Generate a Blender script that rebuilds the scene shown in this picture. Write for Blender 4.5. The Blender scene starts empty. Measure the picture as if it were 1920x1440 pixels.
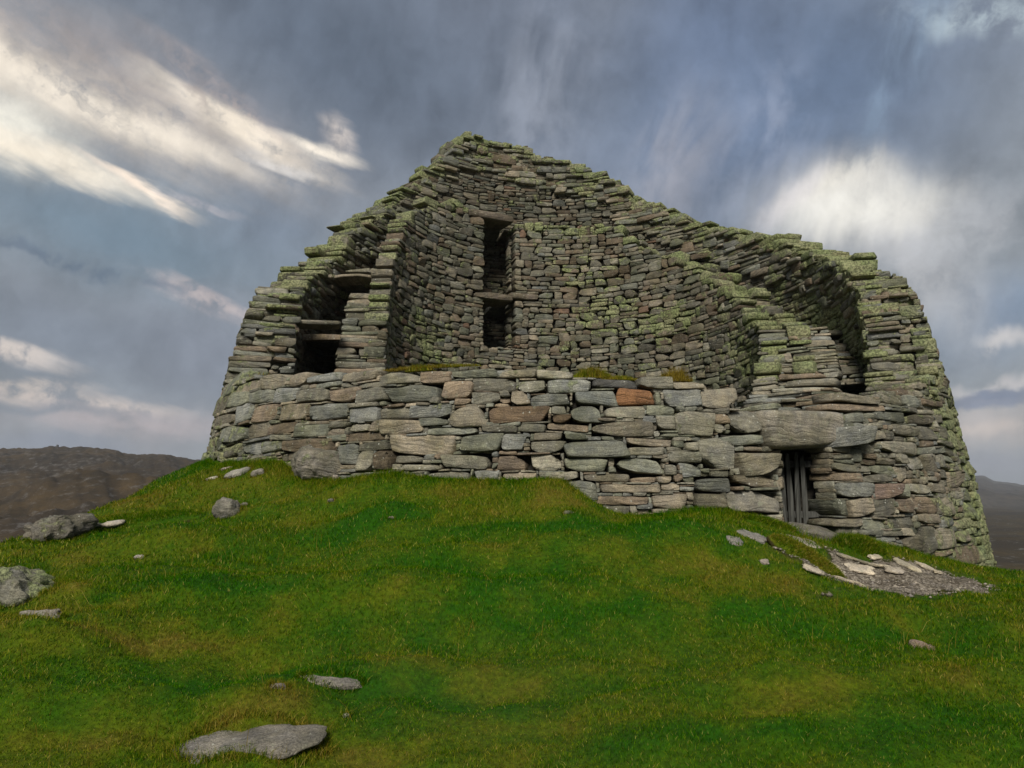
import bpy, math, random
import numpy as np
from mathutils import Vector, Euler
SC = bpy.context.scene
COL = SC.collection
rng = np.random.default_rng(7)

# ------------------------------------------------------------------ camera
F = 1387.0                                   # focal length in pixels of a 1920 px wide frame
PITCH = math.atan(210.0 / F)
cam_d = bpy.data.cameras.new('camera'); cam = bpy.data.objects.new('camera', cam_d); COL.objects.link(cam)
cam_d.sensor_width = 36.0; cam_d.lens = F * 36.0 / 1920.0
cam_d.clip_start = 0.05; cam_d.clip_end = 20000
cam.rotation_euler = (math.pi / 2 + PITCH, 0, 0)
SC.camera = cam

def ray(x, y):
    r = (x - 960) / F; u = -(y - 720) / F
    c, s = math.cos(PITCH), math.sin(PITCH)
    return np.array([r, c - u * s, s + u * c])
def lin(c):
    return tuple(((v / 255) / 12.92 if v / 255 <= .04045 else ((v / 255 + .055) / 1.055) ** 2.4) for v in c) + (1,)

# ------------------------------------------------------------------ view, sun
vs = SC.view_settings
vs.view_transform = 'Standard'; vs.look = 'None'; vs.gamma = 1; vs.exposure = 0.52; vs.use_curve_mapping = False
SC.cycles.max_bounces = 6; SC.cycles.volume_bounces = 1; SC.cycles.use_denoising = True
SUN_EL, SUN_AZ = math.radians(36), math.radians(-172)      # azimuth from +Y, clockwise
sd = bpy.data.lights.new('sun', 'SUN'); sun = bpy.data.objects.new('sun', sd); COL.objects.link(sun)
sd.energy = 3.0; sd.angle = math.radians(18); sd.color = (1, .95, .87)
sv = Vector((math.cos(SUN_EL) * math.sin(SUN_AZ), math.cos(SUN_EL) * math.cos(SUN_AZ), math.sin(SUN_EL)))
sun.rotation_euler = sv.to_track_quat('Z', 'Y').to_euler()

# ------------------------------------------------------------------ node helper
class NT:
    def __init__(s, tree):
        s.t = tree; s.n = tree.nodes; s.l = tree.links
    def node(s, typ, ins=None, **kw):
        n = s.n.new(typ)
        for k, v in kw.items(): setattr(n, k, v)
        for k, v in (ins or {}).items():
            if isinstance(v, bpy.types.NodeSocket): s.l.new(v, n.inputs[k])
            else: n.inputs[k].default_value = v
        return n
    def math(s, op, a, b=0.5, c=0.5, clamp=False):
        n = s.node('ShaderNodeMath', {0: a, 1: b, 2: c}, operation=op); n.use_clamp = clamp; return n.outputs[0]
    def vmath(s, op, a, b=(0, 0, 0), scale=None):
        ins = {0: a, 1: b}
        n = s.node('ShaderNodeVectorMath', ins, operation=op)
        if scale is not None:
            if isinstance(scale, bpy.types.NodeSocket): s.l.new(scale, n.inputs['Scale'])
            else: n.inputs['Scale'].default_value = scale
        return n.outputs[0]
    def mix(s, f, a, b, mode='MIX'):
        n = s.node('ShaderNodeMix', data_type='RGBA', blend_type=mode)
        for i, v in ((0, f), (6, a), (7, b)):
            if isinstance(v, bpy.types.NodeSocket): s.l.new(v, n.inputs[i])
            else: n.inputs[i].default_value = v
        return n.outputs[2]
    def ramp(s, v, a, b, lo=0., hi=1., kind='SMOOTHSTEP'):
        return s.node('ShaderNodeMapRange', {0: v, 1: a, 2: b, 3: lo, 4: hi}, interpolation_type=kind).outputs[0]
    def noise(s, vec, scale, detail=4, rough=.55, col=False, dist=0):
        n = s.node('ShaderNodeTexNoise', {'Vector': vec, 'Scale': scale, 'Detail': detail, 'Roughness': rough, 'Distortion': dist})
        return n.outputs[1] if col else n.outputs[0]
    def mapping(s, vec, loc=(0, 0, 0), rot=(0, 0, 0), scale=(1, 1, 1), typ='POINT'):
        return s.node('ShaderNodeMapping', {0: vec, 1: loc, 2: rot, 3: scale}, vector_type=typ).outputs[0]

# ------------------------------------------------------------------ sky
world = bpy.data.worlds.new('World'); SC.world = world; world.use_nodes = True
w = NT(world.node_tree); w.n.clear()
sky = w.node('ShaderNodeTexSky', sky_type='NISHITA', sun_disc=False)
sky.sun_elevation = SUN_EL; sky.sun_rotation = SUN_AZ
tc = w.node('ShaderNodeTexCoord')
sep = w.node('ShaderNodeSeparateXYZ', {0: tc.outputs['Generated']})
azd = w.math('MULTIPLY', w.math('ARCTAN2', sep.outputs[0], sep.outputs[1]), 57.29578)
eld = w.math('MULTIPLY', w.math('ARCSINE', sep.outputs[2]), 57.29578)
base = w.node('ShaderNodeCombineXYZ', {0: azd, 1: eld, 2: 0.0}).outputs[0]
def azel(x, y):
    d = ray(x, y); d = d / np.linalg.norm(d)
    return math.degrees(math.atan2(d[0], d[1])), math.degrees(math.asin(d[2]))
def centred(v): return w.vmath('SUBTRACT', v, (.5, .5, .5))
w1 = w.vmath('SCALE', centred(w.noise(base, .05, 3, .5, True)), scale=4.5)
w2 = w.vmath('SCALE', centred(w.noise(w.mapping(base, (11, 3, 0)), .22, 5, .6, True)), scale=3.4)
warped = w.vmath('ADD', base, w.vmath('ADD', w1, w2))
fineW = w.vmath('ADD', base, w2)
def fil(rot, lx, ly, amp, off, detail=5):
    return w.vmath('SCALE', centred(w.noise(w.mapping(base, off, (0, 0, math.radians(rot)), (lx, ly, 1), 'TEXTURE'), 1, detail, .55, True)), scale=amp)
vecL = w.vmath('ADD', base, w.vmath('ADD', w.vmath('SCALE', w1, scale=.35), fil(-18, 9, 2.2, 3.2, (3, 7, 0))))
vecR = w.vmath('ADD', base, w.vmath('ADD', w.vmath('SCALE', w1, scale=.8), fil(76, 9, 2.6, 3.4, (21, 5, 0), 3)))
det = w.noise(fineW, .16, 7, .6)                       # general cloud texture
det2 = w.noise(w.mapping(fineW, (40, 9, 0)), .35, 6, .6)
streakL = w.noise(w.mapping(fineW, (0, 0, 0), (0, 0, math.radians(-22)), (15, 3.2, 1), 'TEXTURE'), 1, 6, .58)    # falling to the right, left half
fan = w.vmath('ADD', base, w.vmath('SCALE', centred(w.noise(base, .045, 2, .45, True)), scale=9))
streakR = w.noise(w.mapping(fan, (0, 0, 0), (0, 0, math.radians(72)), (12, 2.6, 1), 'TEXTURE'), 1, 5, .5)
color = lin((134, 142, 152))
def blob(color, x, y, rx, ry, rot, rgb, k, tex=None, soft=0.0, t0=.3, t1=.6, vec=None):
    a, e = azel(x, y); q = .0395
    m = w.mapping(vec or warped, (a, e, 0), (0, 0, math.radians(rot)), (rx * q, ry * q, 1000.), 'TEXTURE')
    ln = w.node('ShaderNodeVectorMath', {0: m}, operation='LENGTH').outputs['Value']
    f = w.ramp(ln, soft, 1.0, k, 0.0)
    if tex is not None: f = w.math('MULTIPLY', f, w.ramp(tex, t0, t1))
    return w.mix(f, color, lin(rgb))
# big masses
for b in [
    (960, 60, 1500, 560, 0, (106, 116, 134), 1.0),
    (620, 90, 760, 300, -18, (90, 102, 120), .9),
    (1500, 180, 620, 360, 10, (92, 110, 138), .95),
    (1330, 60, 260, 260, -30, (96, 112, 140), .8),
    (230, 440, 560, 130, -8, (106, 126, 144), .95),
    (520, 420, 220, 150, 0, (112, 126, 145), .8),
    (160, 620, 520, 170, -5, (112, 122, 138), .85),
    (420, 660, 240, 170, 10, (120, 128, 144), .8),
    (1060, 330, 260, 160, 0, (122, 134, 156), .5),
    (1330, 260, 300, 220, 0, (112, 130, 160), .6),
    (1880, 600, 240, 110, 15, (112, 130, 155), .8),
    (300, 800, 620, 80, 0, (140, 140, 150), .7),
    (1860, 820, 330, 70, 0, (168, 163, 164), .9),
    (1860, 895, 400, 40, 0, (138, 142, 156), .8),
    (100, 835, 300, 36, 0, (122, 130, 148), .8),
]: color = blob(color, *b)
# light streaks at left, glows
for b in [
    (160, 130, 620, 130, -16, (160, 152, 152), .85, streakL, 0, .15, .65),
    (120, 165, 560, 84, -14, (206, 198, 188), .9, streakL, 0, .2, .6),
    (0, 225, 200, 90, -10, (240, 238, 228), .9, det, 0, .1, .6),
    (170, 195, 420, 46, -13, (240, 232, 220), .95, streakL, 0, .22, .55),
    (450, 252, 280, 36, -19, (238, 228, 214), 1.0, streakL, 0, .2, .5),
    (430, 200, 260, 34, -28, (176, 164, 162), .6, streakL, 0, .3, .6),
    (600, 290, 120, 24, -12, (246, 238, 226), 1.0, det2, 0, .15, .55),
    (640, 262, 60, 40, -40, (224, 214, 208), .75, det2, 0, .2, .55),
    (520, 308, 120, 18, -8, (214, 212, 212), .8, det2, 0, .25, .55),
    (60, 285, 320, 34, -10, (240, 232, 218), 1.0, streakL, 0, .15, .5),
    (260, 346, 150, 15, -19, (240, 226, 212), 1.0, det2, 0, .15, .5),
    (370, 378, 120, 12, -8, (170, 168, 176), .7, det2, 0, .3, .55),
    (400, 560, 170, 26, -14, (186, 176, 178), .85, det2, 0, .36, .56),
    (30, 655, 130, 22, -14, (216, 206, 200), .85, det2, 0, .34, .54),
    (120, 748, 300, 26, -4, (206, 194, 188), .85, det2, 0, .4, .58),
    (30, 715, 160, 20, 0, (210, 198, 190), .7, det2, 0, .36, .56),
    (240, 790, 280, 34, -3, (176, 166, 170), .7, det, 0, .36, .56),
    (1600, 395, 270, 120, -12, (200, 200, 200), 1.0, det, 0, .2, .48),
    (1560, 360, 130, 50, 10, (226, 224, 218), .9, det2, 0, .26, .5),
    (1720, 520, 230, 110, -60, (176, 178, 184), .75, det, 0, .3, .55),
    (1800, 430, 220, 90, 0, (170, 174, 182), .6, det2, 0, .35, .6),
    (1840, 15, 190, 46, -16, (178, 194, 204), .8, det2, 0, .36, .6),
    (1260, 330, 240, 130, 70, (146, 150, 164), .85, streakR, 0, .34, .6),
    (1010, 200, 260, 150, 65, (138, 146, 162), .7, streakR, 0, .34, .6),
    (1420, 300, 220, 110, 70, (140, 150, 172), .7, streakR, 0, .36, .62),
    (1700, 80, 300, 60, 60, (130, 152, 178), .7, streakR, 0, .36, .62),
    (1610, 405, 200, 70, 4, (226, 226, 222), .9, det, 0, .1, .55),
    (1480, 380, 120, 40, 30, (206, 204, 208), .7, streakR, 0, .3, .6),
    (1890, 640, 70, 26, -10, (196, 194, 196), .8, det2, 0, .36, .5),
    (1880, 735, 160, 24, 0, (186, 184, 188), .8, det2, 0, .3, .5),
    (1890, 812, 150, 20, 0, (190, 180, 176), .6, det2, 0, .3, .5),
]: color = blob(color, *b, vec=(vecL if b[0] < 900 else vecR))
for b in [
    (350, 200, 50, 10, -35, (150, 142, 144), .5, det2, .2, .3, .5),
    (190, 492, 260, 16, -8, (82, 100, 122), .75, det2, 0, .36, .52),
    (60, 460, 150, 9, -6, (96, 110, 128), .7, det2, 0, .4, .52),
    (1860, 768, 110, 22, 0, (118, 126, 146), .95, None, .35),
    (1890, 752, 60, 14, 0, (112, 122, 144), .9, None, .35),
    (60, 765, 240, 16, 0, (118, 128, 142), .7, det, 0, .36, .5),
]: color = blob(color, *b)
tone = w.math('ADD', w.ramp(det, .25, .75, -.20, .20, 'LINEAR'), w.ramp(streakR, .25, .75, -.10, .10, 'LINEAR'))
tone = w.math('ADD', tone, w.ramp(det2, .25, .75, -.10, .10, 'LINEAR'))
color = w.vmath('SCALE', color, scale=w.math('ADD', tone, 1.0))
color = w.mix(1.0, color, (1.03, 1.0, .95, 1), 'MULTIPLY')
below = w.ramp(eld, -3, 0)
color = w.mix(below, lin((95, 92, 88)), color)
bg1 = w.node('ShaderNodeBackground', {0: sky.outputs[0], 1: .1})
bg2 = w.node('ShaderNodeBackground', {0: color, 1: .82})
mixs = w.node('ShaderNodeMixShader', {0: .975, 1: bg1.outputs[0], 2: bg2.outputs[0]})
wo = w.node('ShaderNodeOutputWorld', {0: mixs.outputs[0]})

# ------------------------------------------------------------------ numpy value noise
def _h(i, j, k, seed):
    n = (i * 374761393 + j * 668265263 + k * 2147483647 + seed * 974634777) & 0xffffffff
    n = ((n ^ (n >> 13)) * 1274126177) & 0xffffffff
    return ((n ^ (n >> 16)) & 0xffff) / 65535.0
def vnoise(P, seed=0):
    P = np.asarray(P, float); I = np.floor(P).astype(np.int64); fr = P - I; fr = fr * fr * (3 - 2 * fr)
    out = 0
    for a in (0, 1):
        for b in (0, 1):
            for c in (0, 1):
                wt = (fr[..., 0] if a else 1 - fr[..., 0]) * (fr[..., 1] if b else 1 - fr[..., 1]) * (fr[..., 2] if c else 1 - fr[..., 2])
                out = out + wt * _h(I[..., 0] + a, I[..., 1] + b, I[..., 2] + c, seed)
    return out * 2 - 1
def fbm(P, octv=4, seed=0, gain=.5):
    s = 0; a = 1; P = np.asarray(P, float)
    for o in range(octv): s = s + a * vnoise(P * 2 ** o, seed + o); a *= gain
    return s
def sstep(x, a, b):
    t = np.clip((np.asarray(x, float) - a) / (b - a), 0, 1); return t * t * (3 - 2 * t)

# ------------------------------------------------------------------ materials
def new_mat(name):
    m = bpy.data.materials.new(name); m.use_nodes = True; t = NT(m.node_tree); t.n.clear(); return m, t
def finish(t, colr, rough=.9, bump=None, bstr=.5, bdist=.01, spec=.3, extra=None):
    ins = {'Base Color': colr, 'Roughness': rough, 'Specular IOR Level': spec}
    if bump is not None:
        b = t.node('ShaderNodeBump', {'Strength': bstr, 'Distance': bdist, 'Height': bump}); ins['Normal'] = b.outputs[0]
    p = t.node('ShaderNodeBsdfPrincipled', ins)
    t.node('ShaderNodeOutputMaterial', {0: p.outputs[0]})

def stone_material(name, spots=1.0, bstr=1.0):
    m, t = new_mat(name)
    tint = t.node('ShaderNodeAttribute', attribute_name='tint').outputs['Color']
    bed = t.node('ShaderNodeAttribute', attribute_name='bed').outputs['Vector']
    moss = t.node('ShaderNodeAttribute', attribute_name='moss').outputs['Fac']
    geo = t.node('ShaderNodeNewGeometry')
    pos = geo.outputs['Position']
    warp = t.vmath('ADD', bed, t.vmath('SCALE', t.noise(bed, 5, 3, .5, True), scale=.1))
    bands = t.noise(t.mapping(warp, scale=(2.2, 4, 34)), 1, 5, .62)
    blot = t.noise(bed, 7, 5, .65)
    grain = t.noise(bed, 85, 3, .7)
    fine = t.noise(bed, 240, 2, .7)
    c = t.mix(t.ramp(bands, .35, .65, 0, .55), tint, t.mix(1.0, tint, (.52, .5, .47, 1), 'MULTIPLY'))
    c = t.mix(t.ramp(blot, .32, .68, 0, .75), c, t.mix(1.0, c, (1.8, 1.72, 1.5, 1), 'MULTIPLY'))
    c = t.mix(t.ramp(grain, .38, .62), t.mix(1.0, c, (.62, .62, .62, 1), 'MULTIPLY'), c)
    c = t.mix(t.ramp(fine, .55, .66, 0, .5), c, t.mix(1.0, c, (1.9, 1.85, 1.75, 1), 'MULTIPLY'))
    # dark damp algae in patches of their own
    alg = t.ramp(t.noise(pos, 1.6, 6, .62), .46, .6)
    c = t.mix(t.math('MULTIPLY', alg, .6), c, t.mix(1.0, c, (.5, .52, .42, 1), 'MULTIPLY'))
    # pale crustose lichen
    lz = t.ramp(t.noise(t.vmath('ADD', pos, t.vmath('SCALE', t.noise(bed, 30, 3, .6, True), scale=.05)), 9, 5, .7), .6, .66)
    c = t.mix(t.math('MULTIPLY', lz, .5 * spots), c, (.29, .3, .21, 1))
    vo = t.node('ShaderNodeTexVoronoi', {'Vector': t.vmath('ADD', bed, t.vmath('SCALE', t.noise(bed, 60, 2, .6, True), scale=.02)), 'Scale': 15})
    sp = t.ramp(vo.outputs['Distance'], .10, .17, 1, 0)
    spk = t.math('MULTIPLY', sp, t.ramp(t.noise(bed, 3.1, 2, .5), .5, .58))
    c = t.mix(t.math('MULTIPLY', spk, .75 * spots), c, (.5, .5, .42, 1))
    # moss and yellow lichen
    mn = t.noise(pos, 8, 6, .68)
    mf = t.math('ADD', moss, t.math('MULTIPLY', t.math('SUBTRACT', mn, .5), 1.3))
    mf = t.ramp(t.math('ADD', mf, t.math('MULTIPLY', t.math('SUBTRACT', t.noise(pos, 2.3, 4, .6), .5), 1.9)), .36, .60)
    mc = t.mix(t.ramp(t.noise(pos, 26, 4, .6), .35, .65), (.10, .11, .05, 1), (.44, .45, .23, 1))
    mc = t.mix(t.ramp(t.noise(pos, 2.4, 3, .5), .4, .62), mc, t.mix(1.0, mc, (.8, .92, .72, 1), 'MULTIPLY'))
    c = t.mix(t.math('MULTIPLY', mf, .7), c, mc)
    h = t.math('ADD', t.math('MULTIPLY', bands, 1.4), t.math('MULTIPLY', blot, .9))
    h = t.math('ADD', h, t.math('MULTIPLY', grain, .35))
    h = t.math('ADD', h, t.math('MULTIPLY', fine, .12))
    h = t.math('ADD', h, t.math('MULTIPLY', mf, t.math('MULTIPLY', t.noise(pos, 45, 3, .7), 1.3)))
    finish(t, c, .92, h, bstr, .028, .18)
    return m
M_STONE = stone_material('gneiss_stone')
M_ROCK = stone_material('weathered_rock', .8, 1.0)

def plain(name, c1, c2, scale=20, bs=.5, rough=.9):
    m, t = new_mat(name)
    pos = t.node('ShaderNodeNewGeometry').outputs['Position']
    n = t.noise(pos, scale, 6, .65)
    finish(t, t.mix(t.ramp(n, .35, .65), c1, c2), rough, n, bs, .03, .2)
    return m
M_CORE = plain('rubble_core', (.02, .018, .014, 1), (.05, .045, .035, 1), 14)
M_SOIL = plain('turf_soil', (.02, .014, .008, 1), (.05, .035, .02, 1), 30)

def wood_material():
    m, t = new_mat('weathered_wood')
    bed = t.node('ShaderNodeAttribute', attribute_name='bed').outputs['Vector']
    g = t.noise(t.mapping(bed, scale=(40, 40, 2.2)), 1, 5, .6)
    c = t.mix(t.ramp(g, .35, .65), (.022, .022, .019, 1), (.075, .075, .066, 1))
    finish(t, c, .85, g, .7, .01)
    return m
M_WOOD = wood_material()

# grass: colour from two attributes (dry, lush) plus noise in world space
def grass_color(t, blades=False):
    pos = t.node('ShaderNodeNewGeometry').outputs['Position']
    dry = t.node('ShaderNodeAttribute', attribute_name='dry').outputs['Fac']
    n1 = t.noise(pos, .9, 5, .6); n2 = t.noise(t.mapping(pos, (7, 3, 1)), 3.5, 5, .65); n3 = t.noise(pos, 30, 4, .7)
    f = t.math('ADD', dry, t.math('MULTIPLY', t.math('SUBTRACT', n1, .5), 1.1))
    f = t.math('ADD', f, t.math('MULTIPLY', t.math('SUBTRACT', n2, .5), .9))
    if blades:
        vr = t.node('ShaderNodeAttribute', attribute_name='vary').outputs['Fac']
        f = t.math('ADD', f, t.math('MULTIPLY', t.math('SUBTRACT', vr, .5), .55))
    r = t.node('ShaderNodeValToRGB', {0: f}); cr = r.color_ramp
    cr.elements[0].position = .18; cr.elements[0].color = (.019, .082, .001, 1)
    cr.elements[1].position = 1.0; cr.elements[1].color = (.125, .09, .012, 1)
    e = cr.elements.new(.42); e.color = (.047, .096, .002, 1)
    e = cr.elements.new(.62); e.color = (.088, .112, .004, 1)
    e = cr.elements.new(.8); e.color = (.115, .108, .010, 1)
    c = r.outputs[0]
    c = t.mix(t.ramp(n3, .35, .68), t.mix(1.0, c, (.55, .55, .55, 1), 'MULTIPLY'), c)
    if blades:
        c = t.mix(t.ramp(vr, .93, .98, 0, .6), c, (.17, .14, .04, 1))
    return c, pos, dry, n3
def ground_material():
    m, t = new_mat('turf')
    c, pos, dry, n3 = grass_color(t)
    far = t.node('ShaderNodeAttribute', attribute_name='heath').outputs['Fac']
    path = t.node('ShaderNodeAttribute', attribute_name='soil').outputs['Fac']
    hn = t.noise(pos, .035, 7, .62); hm = t.noise(pos, .3, 6, .7)
    hc = t.mix(t.ramp(hn, .4, .62), (.036, .028, .018, 1), (.062, .045, .02, 1))
    hc = t.mix(t.ramp(hm, .35, .7, 0, .7), hc, (.02, .017, .011, 1))
    rk = t.ramp(t.noise(pos, .3, 8, .75), .57, .63)
    hc = t.mix(t.math('MULTIPLY', rk, .75), hc, (.16, .15, .135, 1))
    c = t.mix(far, c, hc)
    c = t.mix(path, c, (.035, .024, .013, 1))
    h = t.math('ADD', t.noise(pos, 55, 3, .7), t.noise(pos, 9, 4, .6))
    finish(t, c, .95, h, .6, .03, .1)
    return m
M_TURF = ground_material()
def blade_material():
    m, t = new_mat('grass_blades')
    c, *_ = grass_color(t, True)
    vr_ = t.node('ShaderNodeAttribute', attribute_name='vary').outputs['Fac']
    c = t.vmath('SCALE', c, scale=t.math('ADD', t.math('MULTIPLY', vr_, .9), .62))
    p = t.node('ShaderNodeBsdfDiffuse', {0: t.mix(1.0, c, (1.6, 1.6, 1.6, 1), 'MULTIPLY')})
    q = t.node('ShaderNodeBsdfTranslucent', {0: t.mix(1.0, c, (1.5, 1.5, 1.2, 1), 'MULTIPLY')})
    s = t.node('ShaderNodeMixShader', {0: .3, 1: p.outputs[0], 2: q.outputs[0]})
    t.node('ShaderNodeOutputMaterial', {0: s.outputs[0]})
    return m
M_BLADE = blade_material()
def gravel_material():
    m, t = new_mat('gravel_bed')
    pos = t.node('ShaderNodeNewGeometry').outputs['Position']
    v = t.node('ShaderNodeTexVoronoi', {'Vector': pos, 'Scale': 42})
    n = t.noise(pos, 3, 4, .6)
    c = t.mix(t.ramp(v.outputs['Color'], .2, .8), (.075, .06, .042, 1), (.25, .215, .165, 1))
    c = t.mix(t.ramp(n, .45, .7, 0, .8), c, (.05, .038, .024, 1))
    finish(t, c, .95, v.outputs['Distance'], .8, .02)
    return m
M_GRAVEL = gravel_material()
def hill_material(name, c1, c2, rockc, rs):
    m, t = new_mat(name)
    pos = t.node('ShaderNodeNewGeometry').outputs['Position']
    q = t.mapping(pos, scale=(1, .35, 2.4))
    a = t.noise(q, .02, 7, .65); b = t.noise(q, .09, 7, .72); d = t.noise(t.mapping(q, (50, 20, 3)), .35, 6, .75)
    d = t.math('ADD', d, t.math('MULTIPLY', t.math('SUBTRACT', t.noise(q, .012, 5, .6), .5), .35))
    c = t.mix(t.ramp(a, .38, .62), c1, c2)
    c = t.mix(t.ramp(b, .35, .68, 0, .75), c, (.017, .014, .01, 1))
    c = t.mix(t.math('MULTIPLY', t.ramp(d, rs - .02, rs + .1), .5), c, rockc)
    finish(t, c, .95, b, .6, 2.0, .1)
    return m

# ------------------------------------------------------------------ mesh building
def box_template(us, vs_, ws):
    idx = {}; V = []; Q = []
    def vid(a, b, c):
        k = (a, b, c)
        if k not in idx: idx[k] = len(V); V.append((us[a], vs_[b], ws[c]))
        return idx[k]
    nu, nv, nw = len(us), len(vs_), len(ws)
    for a in range(nu - 1):
        for b in range(nv - 1):
            Q.append([vid(a, b, nw - 1), vid(a + 1, b, nw - 1), vid(a + 1, b + 1, nw - 1), vid(a, b + 1, nw - 1)])
            Q.append([vid(a, b, 0), vid(a, b + 1, 0), vid(a + 1, b + 1, 0), vid(a + 1, b, 0)])
    for a in range(nu - 1):
        for c in range(nw - 1):
            Q.append([vid(a, nv - 1, c), vid(a, nv - 1, c + 1), vid(a + 1, nv - 1, c + 1), vid(a + 1, nv - 1, c)])
            Q.append([vid(a, 0, c), vid(a + 1, 0, c), vid(a + 1, 0, c + 1), vid(a, 0, c + 1)])
    for b in range(nv - 1):
        for c in range(nw - 1):
            Q.append([vid(nu - 1, b, c), vid(nu - 1, b + 1, c), vid(nu - 1, b + 1, c + 1), vid(nu - 1, b, c + 1)])
            Q.append([vid(0, b, c), vid(0, b, c + 1), vid(0, b + 1, c + 1), vid(0, b + 1, c)])
    return np.array(V, float), np.array(Q, int)
# (u, v, w): w is outward.  u x v x w is left-handed for u=right, v=up, w=towards viewer -> right x up = towards viewer: fine
T_FINE = box_template([-1, -.95, -.7, -.35, .05, .45, .75, .95, 1], [-1, -.9, -.5, 0, .5, .9, 1], [-1, .1, .86, 1])
T_MID = box_template([-1, -.9, -.35, .35, .9, 1], [-1, -.8, 0, .8, 1], [-1, .6, 1])
T_LOW = box_template([-1, -.8, 0, .8, 1], [-1, -.6, .6, 1], [-1, .5, 1])

def make_stone(tpl, ctr, au, av, an, hu, hv, hn, rough=1.0, sq=None, quad=None, tilt=None):
    """one irregular, rounded, slightly skewed stone; returns verts, quads, bed coords, local (u,v,w)"""
    V, Q = tpl
    u, v, ww = V[:, 0].copy(), V[:, 1].copy(), V[:, 2].copy()
    n = rng.uniform(8, 18) if sq is None else sq
    if quad is None:
        for _ in range(rng.integers(1, 4)):
            su, sv = rng.choice([-1, 1], 2); over = np.clip(u * su + v * sv - rng.uniform(1.15, 1.75), 0, None)
            u = u - su * over * rng.uniform(.2, .6) * min(1, hv / max(hu, 1e-3) * 2.2); v = v - sv * over * rng.uniform(.4, .8)
    q = (np.abs(u) ** n + np.abs(v) ** n + np.abs(ww) ** n) ** (1 / n)
    m = np.maximum(np.maximum(np.abs(u), np.abs(v)), np.abs(ww))
    u, v, ww = u * m / q, v * m / q, ww * m / q
    asp = hv / max(hu, 1e-3)
    if quad is None:
        # corner offsets: bl, br, tr, tl
        cu = rng.normal(0, .19 * rough * min(1, asp * 1.7), 4); cv = rng.normal(0, .15 * rough, 4)
        cu = np.clip(cu, -.4, .4); cv = np.clip(cv, -.28, .28)
    else:
        cu, cv = np.array(quad[0]), np.array(quad[1])
    w4 = [(1 - u) * (1 - v) / 4, (1 + u) * (1 - v) / 4, (1 + u) * (1 + v) / 4, (1 - u) * (1 + v) / 4]
    du = sum(a * b for a, b in zip(w4, cu)); dv = sum(a * b for a, b in zip(w4, cv))
    off = rng.uniform(0, 100, 3)
    L = np.stack([u * hu, v * hv, ww * hn], 1)
    sz = max(.06, min(hu, hv) * 1.6)
    N1 = vnoise(L / sz + off, 3); N2 = vnoise(L / sz + off + 31.7, 5); N3 = vnoise(L / sz + off + 77.1, 9)
    front = (ww > 0) * 1.0
    u2 = u + du + .10 * rough * N1 * min(1, asp * 1.6)
    v2 = v + dv + .13 * rough * N2
    fz = hn * ww + front * (min(hv, hu, .09) * .30 * rough) * N3 + front * (u * rng.normal(0, .10) + v * rng.normal(0, .16)) * min(hv, hu)
    a = rng.normal(0, .035) * rough if tilt is None else tilt
    ca, sa = math.cos(a), math.sin(a)
    X = u2 * hu; Z = v2 * hv
    X, Z = X * ca - Z * sa, X * sa + Z * ca
    P = ctr + X[:, None] * au + Z[:, None] * av + fz[:, None] * an
    bed = np.stack([u2 * hu, fz, v2 * hv], 1)
    ang = rng.normal(0, .10); cb, sb = math.cos(ang), math.sin(ang)
    bed = np.stack([bed[:, 0] * cb - bed[:, 2] * sb, bed[:, 1], bed[:, 0] * sb + bed[:, 2] * cb], 1) + off
    return P, Q, bed, V

def mesh_from(name, P, Q, attrs, mat, smooth=True):
    me = bpy.data.meshes.new(name)
    P = np.asarray(P, np.float32); Q = np.asarray(Q, np.int32)
    k = Q.shape[1]
    me.vertices.add(len(P)); me.vertices.foreach_set('co', P.ravel())
    me.loops.add(Q.size); me.loops.foreach_set('vertex_index', Q.ravel())
    me.polygons.add(len(Q)); me.polygons.foreach_set('loop_start', np.arange(0, Q.size, k, dtype=np.int32))
    me.update(calc_edges=True)
    if smooth: me.polygons.foreach_set('use_smooth', np.ones(len(Q), bool))
    for an_, (kind, data) in attrs.items():
        at = me.attributes.new(an_, kind, 'POINT')
        if kind == 'FLOAT': at.data.foreach_set('value', np.asarray(data, np.float32).ravel())
        elif kind == 'FLOAT_VECTOR': at.data.foreach_set('vector', np.asarray(data, np.float32).ravel())
        else: at.data.foreach_set('color', np.asarray(data, np.float32).ravel())
    me.materials.append(mat); me.update()
    return me
def link(name, me, parent=None, **props):
    o = bpy.data.objects.new(name, me); COL.objects.link(o)
    if parent is not None: o.parent = parent
    for k, v in props.items(): o[k] = v
    return o

# ------------------------------------------------------------------ tower geometry
D = 15.1; AZ = math.radians(4.55)
C2 = np.array([D * math.sin(AZ), D * math.cos(AZ)])
TOW = -C2 / D; RT = np.array([-TOW[1], TOW[0]])
def r_out(z): return np.maximum(6.95 - .13 * z - .015 * np.maximum(z, 0) ** 2, r_oin(z) + .75)
def r_oin(z): return 5.6 - .09 * np.maximum(np.asarray(z, float) - 1.5, 0)
def r_iout(z): return 4.85 - .12 * np.clip(z - 1.2, 0, 2)
def r_iin(z): return 3.75 + 0 * np.asarray(z, float)
def cyl(th, r, z):
    th = np.asarray(th, float); d = np.sin(th)[..., None] * RT + np.cos(th)[..., None] * TOW
    xy = C2 + d * np.asarray(r)[..., None]
    return np.concatenate([xy, (np.zeros(th.shape) + z)[..., None]], -1)
def frame(th):
    """(along +theta, outward)"""
    o = math.sin(th) * RT + math.cos(th) * TOW; a = math.cos(th) * RT - math.sin(th) * TOW
    return np.array([a[0], a[1], 0]), np.array([o[0], o[1], 0])
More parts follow.
